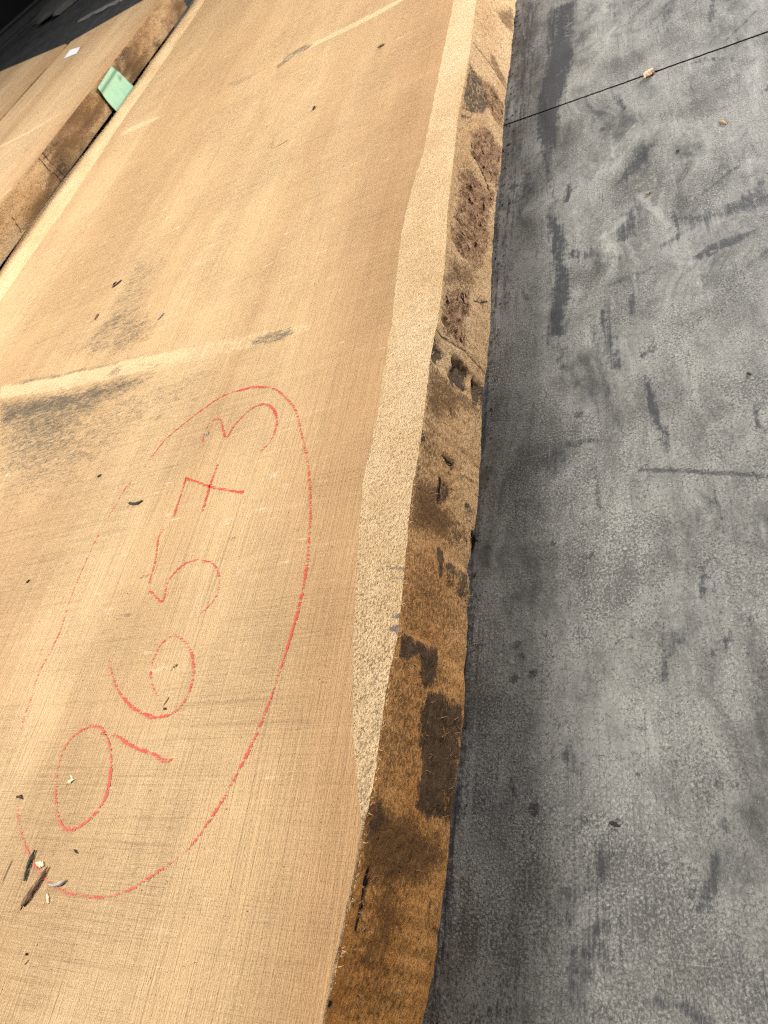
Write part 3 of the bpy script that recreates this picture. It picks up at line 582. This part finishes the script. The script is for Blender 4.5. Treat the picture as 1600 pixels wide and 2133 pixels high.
MS('brown', z5b([(560, 1600), (800, 1500), (900, 1800), (700, 1950), (500, 1850)]), .02, .55)
MS('black', z5b([(655, 800), (640, 880), (615, 1020), (590, 1160), (555, 1290)]), .0032, .95, .0016, .9); MS('grey', z5b([(640, 870), (600, 1080), (550, 1310)]), .004, .7, .0025)
MS('brown', z5b([(1130, 1080), (1110, 1170), (1140, 1240), (1185, 1300)]), .002, 1.0, .0008); MS('brown', z5b([(1060, 1440), (1120, 1560)]), .003, .7, .001)
MS('black', z5b([(885, 1940), (905, 1990)]), .004, .5, .001); MS('black', z5b([(290, 1870), (340, 1880)]), .0016, 1.0, .0014); MS('brown', z5b([(920, 1400), (900, 1700)]), .004, .6, .001)
env = np.minimum(1, 8*v*(1-v))[None, :]
grain = fbm(Yg*18, Z*120, 4)*.0020+fbm(Yg*200, Z*260, 3)*.0022+fbm(Yg*9+4, Z*14, 3)*.003
bk = at['bark'].reshape(X.shape); cv = at['cav'].reshape(X.shape)
X = X+env*(grain*(1+1.4*bk)-cv*.0032+bk*fbm(Yg*120, Z*100+7, 3)*.008)
del at['cav']
P = np.dstack([X, Yg, Z]); obj('sawn_edge', grid_mesh('sawn_edge', P, at), SIDE, slab)
# hidden faces: left edge, underside, both ends
yl = np.arange(Y0, Y1+.001, .04); Ls = []
for y in yl:
    a = np.array([y]); Ls.append([(xA(a)[0], y, ZA), (xA(a)[0]-.004, y, .0), (xB(a)[0]-.02, y, .0), (xB(a)[0]-.018, y, .012)])
obj('rough_back', grid_mesh('rough_back', np.array(Ls), None, True), UNDER, slab, False)
for y, fl_ in ((Y0, 0), (Y1, 1)):
    a = np.array([y]); pts = [(xA(a)[0]-.004, y, 0), (xB(a)[0], y, 0), (xT2(a)[0], y, zT2(a)[0]), (xT1(a)[0], y, H), (xI(a)[0], y, H), (xA(a)[0], y, ZA)]
    obj('end_grain', mesh(pts, [tuple(range(6))[::-1 if fl_ else 1]]), UNDER, slab, False)
# loose fibres along the ragged edges
def fibres(name, roots, lens, dirf, parent, mat, wid=.00035):
    V = []; Fc = []
    for rt, L in zip(roots, lens):
        d = np.array(dirf(rt)); d = d/np.linalg.norm(d); s = np.cross(d, [0, 0, 1]); s = s/(np.linalg.norm(s)+1e-9)*wid
        mid = np.array(rt)+d*L*.55+rng.normal(0, L*.12, 3); tip = np.array(rt)+d*L+rng.normal(0, L*.25, 3)
        i = len(V); V += [np.array(rt)-s, np.array(rt)+s, mid+s*.6, mid-s*.6, tip]; Fc += [(i, i+1, i+2, i+3), (i+3, i+2, i+4)]
    o = obj(name, mesh(V, Fc), mat, parent, False); o['kind'] = 'stuff'; return o
FIB = m_plain('fibre', (.45, .29, .15), .9, .3, 400); FIBD = m_plain('dark_fibre', (.30, .18, .10), .9, .4, 400)
ry = rng.uniform(.95, 2.5, 900); ry = ry[vnoise(ry*9, ry*0+3) > .38]
fibres('loose_fibre', [(xA(np.array([y]))[0]+rng.uniform(0, .002), y, ZA-rng.uniform(0, .004)) for y in ry], rng.uniform(.003, .012, len(ry)), lambda r: rng.normal([-1, .2, .1], [.3, .7, .3]), slab, FIB)
bkm = at['bark']*1.0+at['black']*.8+.04*(at['grey'] > .6)+.03; Pf = P.reshape(-1, 3); ok = Pf[:, 1] > .0; w = bkm*ok*(Pf[:, 1] < 1.5); ids = rng.choice(len(Pf), 2200, p=w/w.sum())
fibres('loose_fibre', Pf[ids], rng.uniform(.002, .008, len(ids)), lambda r: rng.normal([.5, .3, -.3], [.3, .9, .7]), slab, FIBD, .0003)
ids = rng.choice(np.where((Pf[:, 2] < .006) & (Pf[:, 1] > 0) & (Pf[:, 1] < 1.5))[0], 160)
fibres('loose_fibre', Pf[ids]+[0, 0, .0015], rng.uniform(.001, .004, len(ids)), lambda r: rng.normal([1, .1, .2], [.3, .6, .2]), slab, FIB, .00025)

ye = rng.uniform(0, 1.5, 420)
fibres('loose_fibre', [(xT2(np.array([y]))[0]+.0006, y, zT2(np.array([y]))[0]-.0003) for y in ye], rng.uniform(.001, .0045, len(ye)), lambda r: rng.normal([.8, .2, .3], [.4, .9, .4]), slab, FIB, .00022)
# flakes of bark still clinging to the edge
BFL = m_plain('bark_flake', (.33, .19, .11), .9, .6, 500)
w = np.clip(at['bark']-.45, 0, 1)*(Pf[:, 1] > .2)*(Pf[:, 1] < 1.5); ids = rng.choice(len(Pf), 30, p=w/w.sum()); V = []; Fc = []
for i in ids:
    c = Pf[i]+[.0008, 0, 0]; L = rng.uniform(.002, .008); a = rng.normal(0, .5); tl = rng.uniform(.0, .12); n = 7; k = len(V)
    for th in (-.0006, .0006):
        for j in range(n):
            an = 6.283*j/n; rr = L*rng.uniform(.45, 1.0); dy, dz = rr*math.cos(an), rr*.55*math.sin(an)
            y, z = dy*math.cos(a)-dz*math.sin(a), dy*math.sin(a)+dz*math.cos(a)
            V.append((c[0]+th+max(0, -z)*tl+.2*tl*L, c[1]+y, min(max(c[2]+z, .004), .075)))
    Fc += [tuple(range(k, k+n))[::-1], tuple(range(k+n, k+2*n))]+[(k+j, k+(j+1) % n, k+n+(j+1) % n, k+n+j) for j in range(n)]
obj('bark_flake', mesh(V, Fc), BFL, slab, False)['kind'] = 'stuff'
# red crayon: the oval and the number
def catmull(pts, step=.0025):
    pts = np.asarray(pts); p = np.vstack([2*pts[0]-pts[1], pts, 2*pts[-1]-pts[-2]]); out = []
    for i in range(1, len(p)-2):
        n = max(2, int(np.linalg.norm(p[i+1]-p[i])/step)); t = np.linspace(0, 1, n, endpoint=False)[:, None]
        out.append(.5*((2*p[i])+(-p[i-1]+p[i+1])*t+(2*p[i-1]-5*p[i]+4*p[i+1]-p[i+2])*t**2+(-p[i-1]+3*p[i]-3*p[i+1]+p[i+2])*t**3))
    return np.vstack(out+[pts[-1:]])
def crayon(name, strokes, label):
    V = []; Fc = []; pr = []
    for ps, press in strokes:
        c = catmull(bps(ps, H)); t = np.gradient(c, axis=0); t /= np.linalg.norm(t, axis=1)[:, None]+1e-9; nn = np.c_[-t[:, 1], t[:, 0]]
        s = np.linspace(0, 1, len(c)); pv = np.interp(s, np.linspace(0, 1, len(press)), press)
        wd = .00102*(.75+.5*vnoise(s*len(c)*.12, s*0+len(V)*.1))*(.7+.5*pv)
        for k, (o, e) in enumerate(((-1.5, -.35), (-.55, .0), (.55, .0), (1.5, -.35))):
            pass
        i0 = len(V)
        for j in range(len(c)):
            for o, e in ((-1.7, -.55), (-.6, .0), (.6, .0), (1.7, -.55)):
                q = c[j]+nn[j]*wd[j]*o; V.append((q[0], q[1], H+.00035)); pr.append(pv[j]*.98+.0+e)
        for j in range(len(c)-1):
            for k in range(3): a = i0+j*4+k; Fc.append((a, a+1, a+5, a+4))
    me = mesh(V, Fc); a = me.attributes.new('press', 'FLOAT', 'POINT'); a.data.foreach_set('value', pr)
    o = obj(name, me, CRAYON, slab, False); o['label'] = label; return o
crayon('crayon_oval', [([(529, 806), (569, 809), (599, 833), (617, 859), (630, 912), (641, 964), (647, 1043), (645, 1100), (640, 1170), (632, 1222), (621, 1271), (606, 1324), (586, 1390), (562, 1460), (538, 1521), (507, 1587), (472, 1652), (433, 1714), (394, 1766), (350, 1801), (306, 1832), (262, 1857), (210, 1868), (166, 1866), (114, 1849), (79, 1810), (61, 1779), (46, 1740), (37, 1696)],
     [.56, .54, .40, .36, .42, .50, .52, .5, .52, .54, .54, .52, .48, .46, .46, .40, .47, .5, .46, .32]),
    ([(37, 1696), (34, 1630), (37, 1565), (48, 1504), (66, 1451), (79, 1407), (101, 1364), (125, 1316), (140, 1267), (160, 1214), (177, 1174), (192, 1139), (212, 1104), (236, 1061), (262, 1017), (298, 977), (337, 925), (372, 892), (429, 848), (472, 822), (529, 806)],
     [.25, .0, .22, .3, .34, .3, .34, .3, .3, .32, .36, .45, .52, .55, .6])], 'long red crayon oval drawn round the number')
crayon('crayon_digit', [([(188, 1512), (210, 1515), (225, 1539), (232, 1578), (227, 1635), (214, 1674), (184, 1709), (149, 1728), (127, 1716), (117, 1670), (119, 1617), (131, 1565), (157, 1530), (188, 1512)], [.5, .5, .5, .6, .58, .55, .55, .5, .4, .4, .42, .45]),
    ([(210, 1528), (241, 1532), (271, 1552), (297, 1564), (324, 1572), (332, 1582), (350, 1586), (360, 1579)], [.55, .55, .6, .55, .5])], 'red crayon figure 9')
crayon('crayon_digit', [([(227, 1368), (231, 1394), (245, 1436), (271, 1469), (302, 1488), (324, 1494), (354, 1488), (376, 1473), (394, 1442), (403, 1407), (402, 1377), (392, 1346), (365, 1324), (341, 1337), (324, 1364), (314, 1403), (322, 1438), (337, 1467)], [.3, .42, .5, .55, .5, .55, .5, .5, .42, .45, .4, .3])], 'red crayon figure 6')
crayon('crayon_digit', [([(341, 1102), (330, 1122), (324, 1166), (311, 1214)], [.42, .5, .5, .45]), ([(311, 1230), (337, 1254), (343, 1240), (350, 1212), (376, 1181), (402, 1168), (429, 1169), (448, 1179), (457, 1205), (453, 1236), (440, 1257), (416, 1282)], [.5, .52, .45, .5, .5, .48, .42, .42, .35])], 'red crayon figure 5')
crayon('crayon_digit', [([(362, 1076), (383, 1012), (386, 996)], [.55, .52, .6]), ([(386, 996), (416, 1006), (437, 1014), (472, 1021), (507, 1026)], [.6, .55, .62, .6, .6]), ([(455, 963), (437, 1014), (422, 1066)], [.35, .6, .55])], 'red crayon figure 7 with a crossbar')
crayon('crayon_digit', [([(422, 929), (427, 899), (442, 877), (459, 875), (465, 897), (472, 912), (486, 890), (508, 865), (534, 846), (556, 843), (571, 855), (577, 877), (571, 903), (560, 923), (543, 940)], [.42, .45, .5, .52, .52, .48, .55, .6, .58, .5, .4])], 'red crayon figure 3')

# ------------------------------------------------------------------ the two slabs lying beyond
Z2, ZB2 = .154, .085; XR = -1.280
def box_slab(corners, z0, z1, name, label, top_mat, nx, ny, pale=(), grey=(), side_marks=True, seed=0, hairs=()):
    """corners: near-left, near-right, far-right, far-left (x, y)"""
    root = empty(name, (*np.mean(corners, 0), 0), label, 'timber slab', 'sawn timber slabs on the warehouse floor')
    nl, nr, fr, fl_ = [np.array(c, float) for c in corners]
    t = np.linspace(0, 1, ny)[:, None, None]; u = np.linspace(0, 1, nx)[None, :, None]
    L = nl*(1-t)+fl_*t; Rr = nr*(1-t)+fr*t; P = L*(1-u)+Rr*u
    P[..., 0] += (u[..., 0]**8)*.006*fbm(P[..., 1]*5+seed, P[..., 1]*0, 3)
    Pt = np.dstack([P, np.full(P.shape[:2], z1)]); rn = np.clip((u[..., 0]-.985)/.015, 0, 1); Pt[..., 2] -= .004*rn**2
    Qp = P.reshape(-1, 2); a = {k: np.zeros(len(Qp)) for k in ('pale', 'grey', 'hair', 'chalk', 'edge')}
    for ps, soft, val, w in pale: mark(a['pale'], Qp, bps(ps, z1), soft, val, w)
    for ps, soft, val, w in grey: mark(a['grey'], Qp, bps(ps, z1), soft, val, w)
    for ps, soft, val, w in hairs: mark(a['hair'], Qp, bps(ps, z1), soft, val, w)
    a['edge'] = (.75*np.repeat(u[..., 0], ny, 0)**6).reshape(-1)
    obj('plank_top', grid_mesh('plank_top', Pt, a), top_mat, root)
    e = Pt[:, -1]; k = 26; vv = np.linspace(0, 1, k)
    Ps = np.zeros((ny, k, 3)); Ps[..., 0] = e[:, None, 0]; Ps[..., 1] = e[:, None, 1]; Ps[..., 2] = e[:, None, 2]*(1-vv)+z0*vv
    yv, zv = Ps[..., 1], Ps[..., 2]; env = np.minimum(1, 10*vv*(1-vv))
    Ps[..., 0] += env*(fbm(yv*14+seed, zv*50, 4)*.006+fbm(yv*90, zv*120, 3)*.003)
    b = {'brown': np.clip(.45+2.6*fbm(yv*5+seed, zv*22, 4), 0, 1.2), 'bark': np.clip(.25+1.3*fbm(yv*7+seed+9, zv*20, 3), 0, 1), 'grey': np.clip(.05+2.0*fbm(yv*6+seed+3, zv*12, 3), 0, .8), 'black': np.zeros_like(yv), 'warm': np.zeros_like(yv)}
    bl = b['black'].reshape(-1); Qs = np.dstack([yv, zv]).reshape(-1, 2)
    if side_marks:
        for ps in ([(84, 316), (137, 370)], [(78, 328), (130, 380)], [(20, 445), (45, 482)], [(338, 45), (355, 70)]):
            mark(bl, Qs, [bpx(p, XR)[1:] for p in ps], .005, .9, .0022)
    obj('sawn_edge', grid_mesh('sawn_edge', Ps, {**b, 'black': bl}), SIDE, root)
    V = [(*nl, z0), (*nr, z0), (*fr, z0), (*fl_, z0), (*nl, z1), (*fl_, z1), (*fr, z1-.004), (*nr, z1-.004)]
    obj('rough_back', mesh(V, [(0, 3, 2, 1), (0, 4, 5, 3), (3, 5, 6, 2), (0, 1, 7, 4)]), UNDER, root, False)
    return root
e1 = bp((337, -14), Z2)[:2]; e2 = bp((159, 79), Z2)[:2]; e3 = bp((140, 92), Z2)[:2]; e4 = bp((0, 156), Z2)[:2]
xg = bp((70, 173), Z2)[0]
s2 = box_slab([(xg+.006, .35), (XR, .35), (XR, max(e1[1], 2.45)), (xg+.006, e2[1])], ZB2, Z2, 'timber_slab', 'thick timber slab with a green paper tag on its sawn edge', HEART2, 120, 420,
    pale=[(crop([(0, 970), (200, 870), (470, 715), (430, 740), (200, 885), (0, 985)], 3.2, 0, 0), .006, .9, None), ([(0, 415), (22, 392)], .006, .8, .004)],
    grey=[(crop([(235, 640), (265, 632)], 3.2, 0, 0), .004, .8, .003), (crop([(580, 235), (605, 225)], 3.2, 0, 0), .005, .9, .005), (crop([(250, 750), (252, 754)], 3.2, 0, 0), .004, .9, .002)], seed=3,
    hairs=[(crop([(600, 470), (690, 405)], 3.2, 0, 0), .006, .7, .003)])
z3t = Z2+.003
dx = e4-e3; fl3 = e3+dx*1.3
s3 = box_slab([(xg-.78, .35), (xg-.016, .35), (xg-.016, e3[1]), (xg-.78, e3[1]+(fl3-e3)[1])], ZB2, z3t, 'timber_slab', 'farthest timber slab, left of the one with the white sticker', HEART2, 60, 160, side_marks=False, seed=11,
    hairs=[(crop([(340, 390), (200, 560), (0, 800)], 3.2, 0, 0), .006, .8, .0025)])
# bearers carry the pair
BEAR = m_plain('grey_bearer', (.035, .03, .025), .9, .4, 40, .2, (1, .2, 1))
for y in (.7, 1.55, 2.3):
    x0, x1 = xg-.74, XR-.02; b = .003; yv = .045
    V = []
    for x in (x0, x1):
        for dy, z in ((-yv, .0), (yv, .0), (yv, ZB2-b), (yv-b, ZB2), (-yv+b, ZB2), (-yv, ZB2-b)): V.append((x, y+dy, z))
    Fq = [(i, (i+1) % 6, 6+(i+1) % 6, 6+i) for i in range(6)]+[(5, 4, 3, 2, 1, 0), (6, 7, 8, 9, 10, 11)]
    BR = tag(obj('timber_bearer', mesh(V, Fq), BEAR, None, False), {.7: 'dark square bearer under the far slabs, nearest the camera', 1.55: 'dark square bearer under the far slabs, in the middle', 2.3: 'dark square bearer under the far slabs, by their far ends'}[y], 'bearer', 'bearers under the far slabs'); BR['kind'] = 'thing'
# green paper tag on the edge
def m_paper(name, col, dk=None):
    m = Mat(name); n = m.noise(m.scale((35, 35, 35)), 1, 4, .6); c = m.mix(m.step(n, .3, .7), tuple(x*.88 for x in col), col)
    if dk: c = m.mix(m.mul(m.attr('ink_shade'), .85), c, dk)
    return m.done(c, .6, n, .002, .6, .3)
g = [bpx(p, XR+.004) for p in ((231, 139), (280, 182), (243, 240), (200, 186))]
u = np.linspace(0, 1, 15)[None, :, None]; t = np.linspace(0, 1, 15)[:, None, None]
dn = 1.25
Pg = (g[0]*(1-t)+g[3]*t)*(1-u*dn)+(g[1]*(1-t)+g[2]*t)*u*dn
u2 = np.repeat(u[..., 0], 15, 0); t2 = np.repeat(t[..., 0], 15, 1)
Pg[..., 0] += .002+.003*np.sin(u2*7+t2*2)*.6+.004*(t2 > .93)
ink_shade = np.maximum(.85*np.exp(-((u2-.14)/.05)**2), 1.0*np.exp(-(((t2-.12)/.07)**2+((u2-.33)/.06)**2)))
GT = obj('paper_tag', grid_mesh('paper_tag', Pg, {'ink_shade': ink_shade}), m_paper('green_paper', (.43, .68, .46), (.03, .06, .05)), s2)
GT['label'] = 'pale green paper tag stapled to the sawn edge'
so = GT.modifiers.new('thick', 'SOLIDIFY'); so.thickness = .0006
w = [bp(p, Z2+.0012) for p in ((146, 103), (168, 97), (160, 111), (133, 122))]
u = np.linspace(0, 1, 12)[None, :, None]; t = np.linspace(0, 1, 12)[:, None, None]
Pw = (w[0]*(1-t)+w[3]*t)*(1-u)+(w[1]*(1-t)+w[2]*t)*u
u2 = np.repeat(u[..., 0], 12, 0); t2 = np.repeat(t[..., 0], 12, 1); Pw[..., 2] += .004*np.clip(.12-t2, 0, 1)*8*.12
st = obj('white_sticker', grid_mesh('white_sticker', Pw, {'ink_shade': 1.0*(t2 < .08)}, True), m_paper('white_paper', (.82, .82, .84), (.03, .03, .035)), s2); st['label'] = 'small white sticker near the far end'  # shadow at the lifted top edge painted as a dark band

# ------------------------------------------------------------------ crumbs, splinters and chips
def sliver(name, a, b, wpx, z, mat, label, cat, thick=.0016, bend=.0, taper=(.5, 1, .8, .2), group=None, lift=.0, n=9):
    """one faceted splinter lying from pixel a to pixel b on the plane z"""
    A3, B3 = bp(a, z), bp(b, z); d = B3-A3; L = np.linalg.norm(d); d /= L; s = np.array([-d[1], d[0], 0])
    scale = np.linalg.norm(bp((a[0]+1, a[1]), z)-bp(a, z)); hw = wpx*scale*.5; V = []; Fc = []; k = 6
    for i in range(n):
        t = i/(n-1); wv = np.interp(t, np.linspace(0, 1, len(taper)), taper)*(1+rng.normal(0, .16))
        c = A3+d*L*t+s*bend*L*math.sin(math.pi*t)+np.array([0, 0, lift*math.sin(math.pi*t)+thick*.45])
        for j in range(k):
            an = 2*math.pi*j/k; V.append(c+s*hw*wv*math.cos(an)*(1+rng.normal(0, .22))+np.array([0, 0, thick*.5*wv**.5*math.sin(an)*(1+rng.normal(0, .1))]))
    for i in range(n-1):
        for j in range(k): Fc.append((i*k+j, i*k+(j+1) % k, (i+1)*k+(j+1) % k, (i+1)*k+j))
    Fc += [tuple(range(k))[::-1], tuple((n-1)*k+j for j in range(k))]
    return tag(obj(name, mesh(V, Fc), mat, None, False), label, cat, group)
PALE = m_plain('pale_wood', (.72, .57, .38), .75, .15, 300); GREEN = m_plain('mossy_bark', (.05, .05, .04), .85, .6, 500, .2, (1, .3, 1)); BARK = m_plain('brown_bark', (.15, .09, .052), .85, .6, 700, .2, (1, .3, 1)); DARK = m_plain('dark_crumb', (.035, .024, .018), .85, .4, 400); TAN = m_plain('tan_chip', (.40, .26, .13), .8, .3, 400); GREYP = m_plain('grey_wood', (.30, .26, .22), .8, .3, 300)
sp = sliver('splinter', (75, 1771), (53, 1836), 6.5, H, GREEN, 'thin blackish splinter lying beside the brown bark sliver', 'splinter', .0022, -.07, (.25, .9, 1, .9, .8, .3))
sliver('bark_sliver', (102, 1806), (48, 1887), 12, H, BARK, 'brown pointed bark sliver, largest of the debris on the slab', 'bark sliver', .0028, .02, (.1, .5, .75, .9, 1, 1, .75))
sliver('splinter', (47, 1886), (43, 1896), 2.2, H, BARK, 'tiny brown thread just below the blunt end of the bark sliver', 'splinter', .0006)
sliver('wood_chip', (77, 1797), (92, 1803), 8, H, PALE, 'small cream wood chip between the black splinter and the bark sliver', 'wood chip', .0016, 0, (.5, 1, 1, .4))
sliver('wood_chip', (103, 1843), (139, 1834), 6, H, GREYP, 'pale curled wood chip lying across the red oval line', 'wood chip', .002, -.10, (.4, .8, 1, 1, .6))
sliver('wood_chip', (99, 1862), (102, 1882), 4, H, PALE, 'thin cream sliver below the curled chip', 'wood chip', .001, 0, (.6, 1, .6))
sliver('crumb', (36, 1660), (48, 1665), 4, H, DARK, 'black crumb at the left edge beside the figure 9', 'crumb', .0014, .1)
sliver('wood_chip', (143, 1630), (156, 1624), 5.5, H, PALE, 'cream chip lying inside the loop of the 9', 'wood chip', .0014)
sliver('wood_chip', (148, 1615), (152, 1623), 2.5, H, PALE, 'hair-thin pale sliver above the chip in the loop of the 9', 'wood chip', .0006)
sliver('crumb', (270, 1049), (297, 1044), 5.5, H, DARK, 'dark curled crumb left of the figure 7', 'crumb', .0016, -.12, (.7, 1, .8, .8, 1, .6))
sliver('splinter', (352, 1452), (341, 1470), 2.2, H, TAN, 'thin straw-coloured splinter inside the figure 6', 'splinter', .0008)
sliver('crumb', (342, 1476), (347, 1478), 4, H, DARK, 'round black crumb below the thin splinter in the 6', 'crumb', .0012)
sliver('crumb', (361, 1389), (369, 1385), 5, H, TAN, 'tan grain in the upper loop of the figure 6', 'crumb', .0014)
sliver('splinter', (254, 584), (234, 600), 2.6, H, DARK, 'dark forked splinter above the grey smudge', 'splinter', .002, .08)
sliver('splinter', (243, 588), (236, 596), 1.8, H, DARK, 'short dark stub crossing the forked splinter', 'splinter', .002, -.2)
sliver('bark_crumb', (205, 655), (198, 667), 3, H, BARK, 'small brown bark crumb left of the grey smudge', 'crumb', .002)
sliver('bark_crumb', (342, 653), (329, 668), 2.6, H, GREYP, 'grey sliver right of the long hairline crack', 'crumb', .002)
sliver('bark_crumb', (801, 94), (787, 101), 2.6, H, BARK, 'brown crumb near the top by the dark heartwood border', 'crumb', .003)
sliver('bark_crumb', (657, 223), (652, 231), 2.4, H, DARK, 'dark crumb under the upper pale strip', 'crumb', .003)
sliver('fibre_curl', (568, 296), (600, 292), 2, H, m_plain('curl_fibre', (.42, .25, .14), .8), 'thin brown curl of fibre on the upper slab', 'fibre', .001, -.35, (.4, 1, 1, .4))
sliver('crumb', (56, 1214), (63, 1208), 4, H, DARK, 'dark crumb outside the oval level with the 5', 'crumb', .0013)
sliver('crumb', (428, 900), (435, 905), 5, H, GREYP, 'grey grain inside the figure 3', 'crumb', .0012)
sliver('crumb', (155, 1770), (163, 1778), 3, H, DARK, 'black fleck right of the dark splinter', 'crumb', .001)
sliver('crumb', (55, 1990), (58, 1985), 4.5, H, DARK, 'round black crumb below the debris near the left border', 'crumb', .0012)
sliver('splinter', (60, 1999), (51, 2010), 2.6, H, TAN, 'short brown splinter below the round crumb', 'splinter', .0008)
sliver('crumb', (204, 994), (212, 989), 4.5, H, DARK, 'brown-black crumb left of the 7 outside the oval', 'crumb', .0013)
# floor chips
sliver('wood_chip', (1344, 163), (1362, 152), 13, 0, m_plain('pink_chip', (.58, .40, .28), .8, .2, 200), 'pinkish wood chip lying on the floor joint', 'wood chip', .007, 0, (.8, 1, 1, .7))
sliver('wood_chip', (1346, 406), (1356, 403), 5, 0, m_plain('floor_chip', (.40, .31, .22), .8, .3, 200), 'small tan chip on the pale scrape of the floor', 'wood chip', .003)
sliver('wood_chip', (1500, 252), (1515, 258), 5, 0, TAN, 'flat brownish chip on the floor right of the streaks', 'wood chip', .002)
sliver('bark_crumb', (1270, 1713), (1290, 1722), 9, 0, DARK, 'flat dark flake on the bare concrete', 'crumb', .0012)
sliver('bark_crumb', (984, 1108), (996, 1130), 10, 0, DARK, 'black bark crumb caught against the slab foot', 'crumb', .006)
sliver('bark_crumb', (1557, 778), (1564, 783), 6, 0, DARK, 'dark pebble-like crumb on the floor at the right', 'crumb', .002)
sliver('bark_crumb', (1410, 314), (1414, 318), 4, 0, DARK, 'tiny black crumb among the tyre streaks', 'crumb', .002)
# sawdust: uncountable specks
def specks(name, n, sampler, z, mat, smin, smax, label):
    V = []; Fc = []
    for _ in range(n):
        x, y = sampler(); s = rng.uniform(smin, smax)*(.6+.8*min(1.5, max(.2, y))); a = rng.uniform(0, 6.28); e = rng.uniform(.35, 1); i = len(V)
        dx, dy = math.cos(a)*s, math.sin(a)*s; ex, ey = -math.sin(a)*s*e*.5, math.cos(a)*s*e*.5
        V += [(x-dx, y-dy, z), (x+ex, y+ey, z), (x+dx, y+dy, z), (x-ex, y-ey, z), (x, y, z+s*e*.7)]
        Fc += [(i, i+1, i+4), (i+1, i+2, i+4), (i+2, i+3, i+4), (i+3, i, i+4)]
    o = obj(name, mesh(V, Fc), mat, None, False); o['kind'] = 'stuff'; return tag(o, label, 'sawdust')
def on_slab():
    while True:
        p = (rng.uniform(0, 700), rng.uniform(150, 2133)); q = bp(p, H)
        if q[0] > xI(np.array([q[1]]))[0]+.01 and q[0] < xT1(np.array([q[1]]))[0]-.01 and rng.random() < .15+fbm(q[0]*9, q[1]*6+2)+.35: return q[0], q[1]
specks('sawdust', 170, on_slab, H, DARK, .0004, .0010, 'dark specks of dust scattered over the numbered slab')
specks('sawdust', 90, on_slab, H, PALE, .0004, .0011, 'pale specks of sawdust scattered over the numbered slab')
def on_floor(): q = bp((rng.uniform(1000, 1600), rng.uniform(300, 2133)), 0); return q[0], q[1]
specks('sawdust', 90, on_floor, 0.0002, PALE, .0003, .0006, 'tiny pale crumbs strewn on the bare concrete')

# ------------------------------------------------------------------ the dark end of the shed
BLK = m_plain('backdrop_black', (.008, .008, .009), .8, .3, 4); STEEL = m_plain('grey_steel', (.07, .068, .07), .6, .2, 20)
p0 = bp((0, 86), 0.04); p1 = bp((98, 0), 0.04); dv = (p1-p0)/np.linalg.norm(p1-p0); nv_ = np.array([-dv[1], dv[0], 0])
if nv_ @ np.array([-.5, .85, 0]) < 0: nv_ = -nv_
# long grey steel rail on the floor, in front of the black backdrop
Vb = []; q0, q1 = p0-dv*1.5, p1+dv*2.5
prof = [(-.05, 0), (.05, 0), (.05, .012), (.012, .018), (.012, .07), (.05, .076), (.05, .088), (-.05, .088), (-.05, .076), (-.012, .07), (-.012, .018), (-.05, .012)]
for q in (q0, q1):
    for a, z in prof: Vb.append((q[0]+nv_[0]*a, q[1]+nv_[1]*a, z))
k = len(prof)
tag(obj('steel_beam', mesh(Vb, [(i, (i+1) % k, k+(i+1) % k, k+i) for i in range(k)]+[tuple(range(k))[::-1], tuple(range(k, 2*k))]), STEEL, None, False), 'dark grey steel beam on the floor in the shadow at the far left', 'beam', None, 'thing')
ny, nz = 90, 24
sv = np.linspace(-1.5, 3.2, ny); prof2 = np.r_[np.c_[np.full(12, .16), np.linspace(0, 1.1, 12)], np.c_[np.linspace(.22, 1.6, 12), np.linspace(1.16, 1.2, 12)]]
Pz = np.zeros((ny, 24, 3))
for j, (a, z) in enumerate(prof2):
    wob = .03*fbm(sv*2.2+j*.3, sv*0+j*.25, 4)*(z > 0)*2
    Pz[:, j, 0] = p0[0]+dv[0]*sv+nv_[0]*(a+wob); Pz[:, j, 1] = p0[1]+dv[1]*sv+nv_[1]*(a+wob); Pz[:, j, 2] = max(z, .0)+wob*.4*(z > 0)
st = empty('shade_backdrop', (p0[0], p0[1], 0), 'added black mass standing in for deep shade in the far left corner', 'dark backdrop')
obj('backdrop_skin', grid_mesh('backdrop_skin', Pz), BLK, st)  # black surface added where the far corner lies in deep shade

sliver('floor_stripe', (168, 45), (256, 0), 4, 0, m_plain('pale_strip', (.30, .29, .27), .6, .3, 30), 'thin pale lath on the dark floor beyond the slabs', 'stripe', .012, .01, (.8, 1, 1, .9))  # pale streak of the floor, modelled as an added thin strip
sliver('stone_lump', (128, 2), (152, 10), 22, 0, m_plain('lump', (.13, .125, .12), .8, .3, 20), 'small grey lump at the top edge, above the dark floor', 'stone', .05, 0, (.6, 1, .9, .7))
def on_foot():
    y = rng.uniform(0, 1.5); return xB(np.array([y]))[0]+abs(rng.normal(0, .006))+.002, y
specks('sawdust', 260, on_foot, 0.0003, DARK, .0005, .0016, 'dark bark crumbs gathered along the foot of the numbered slab')
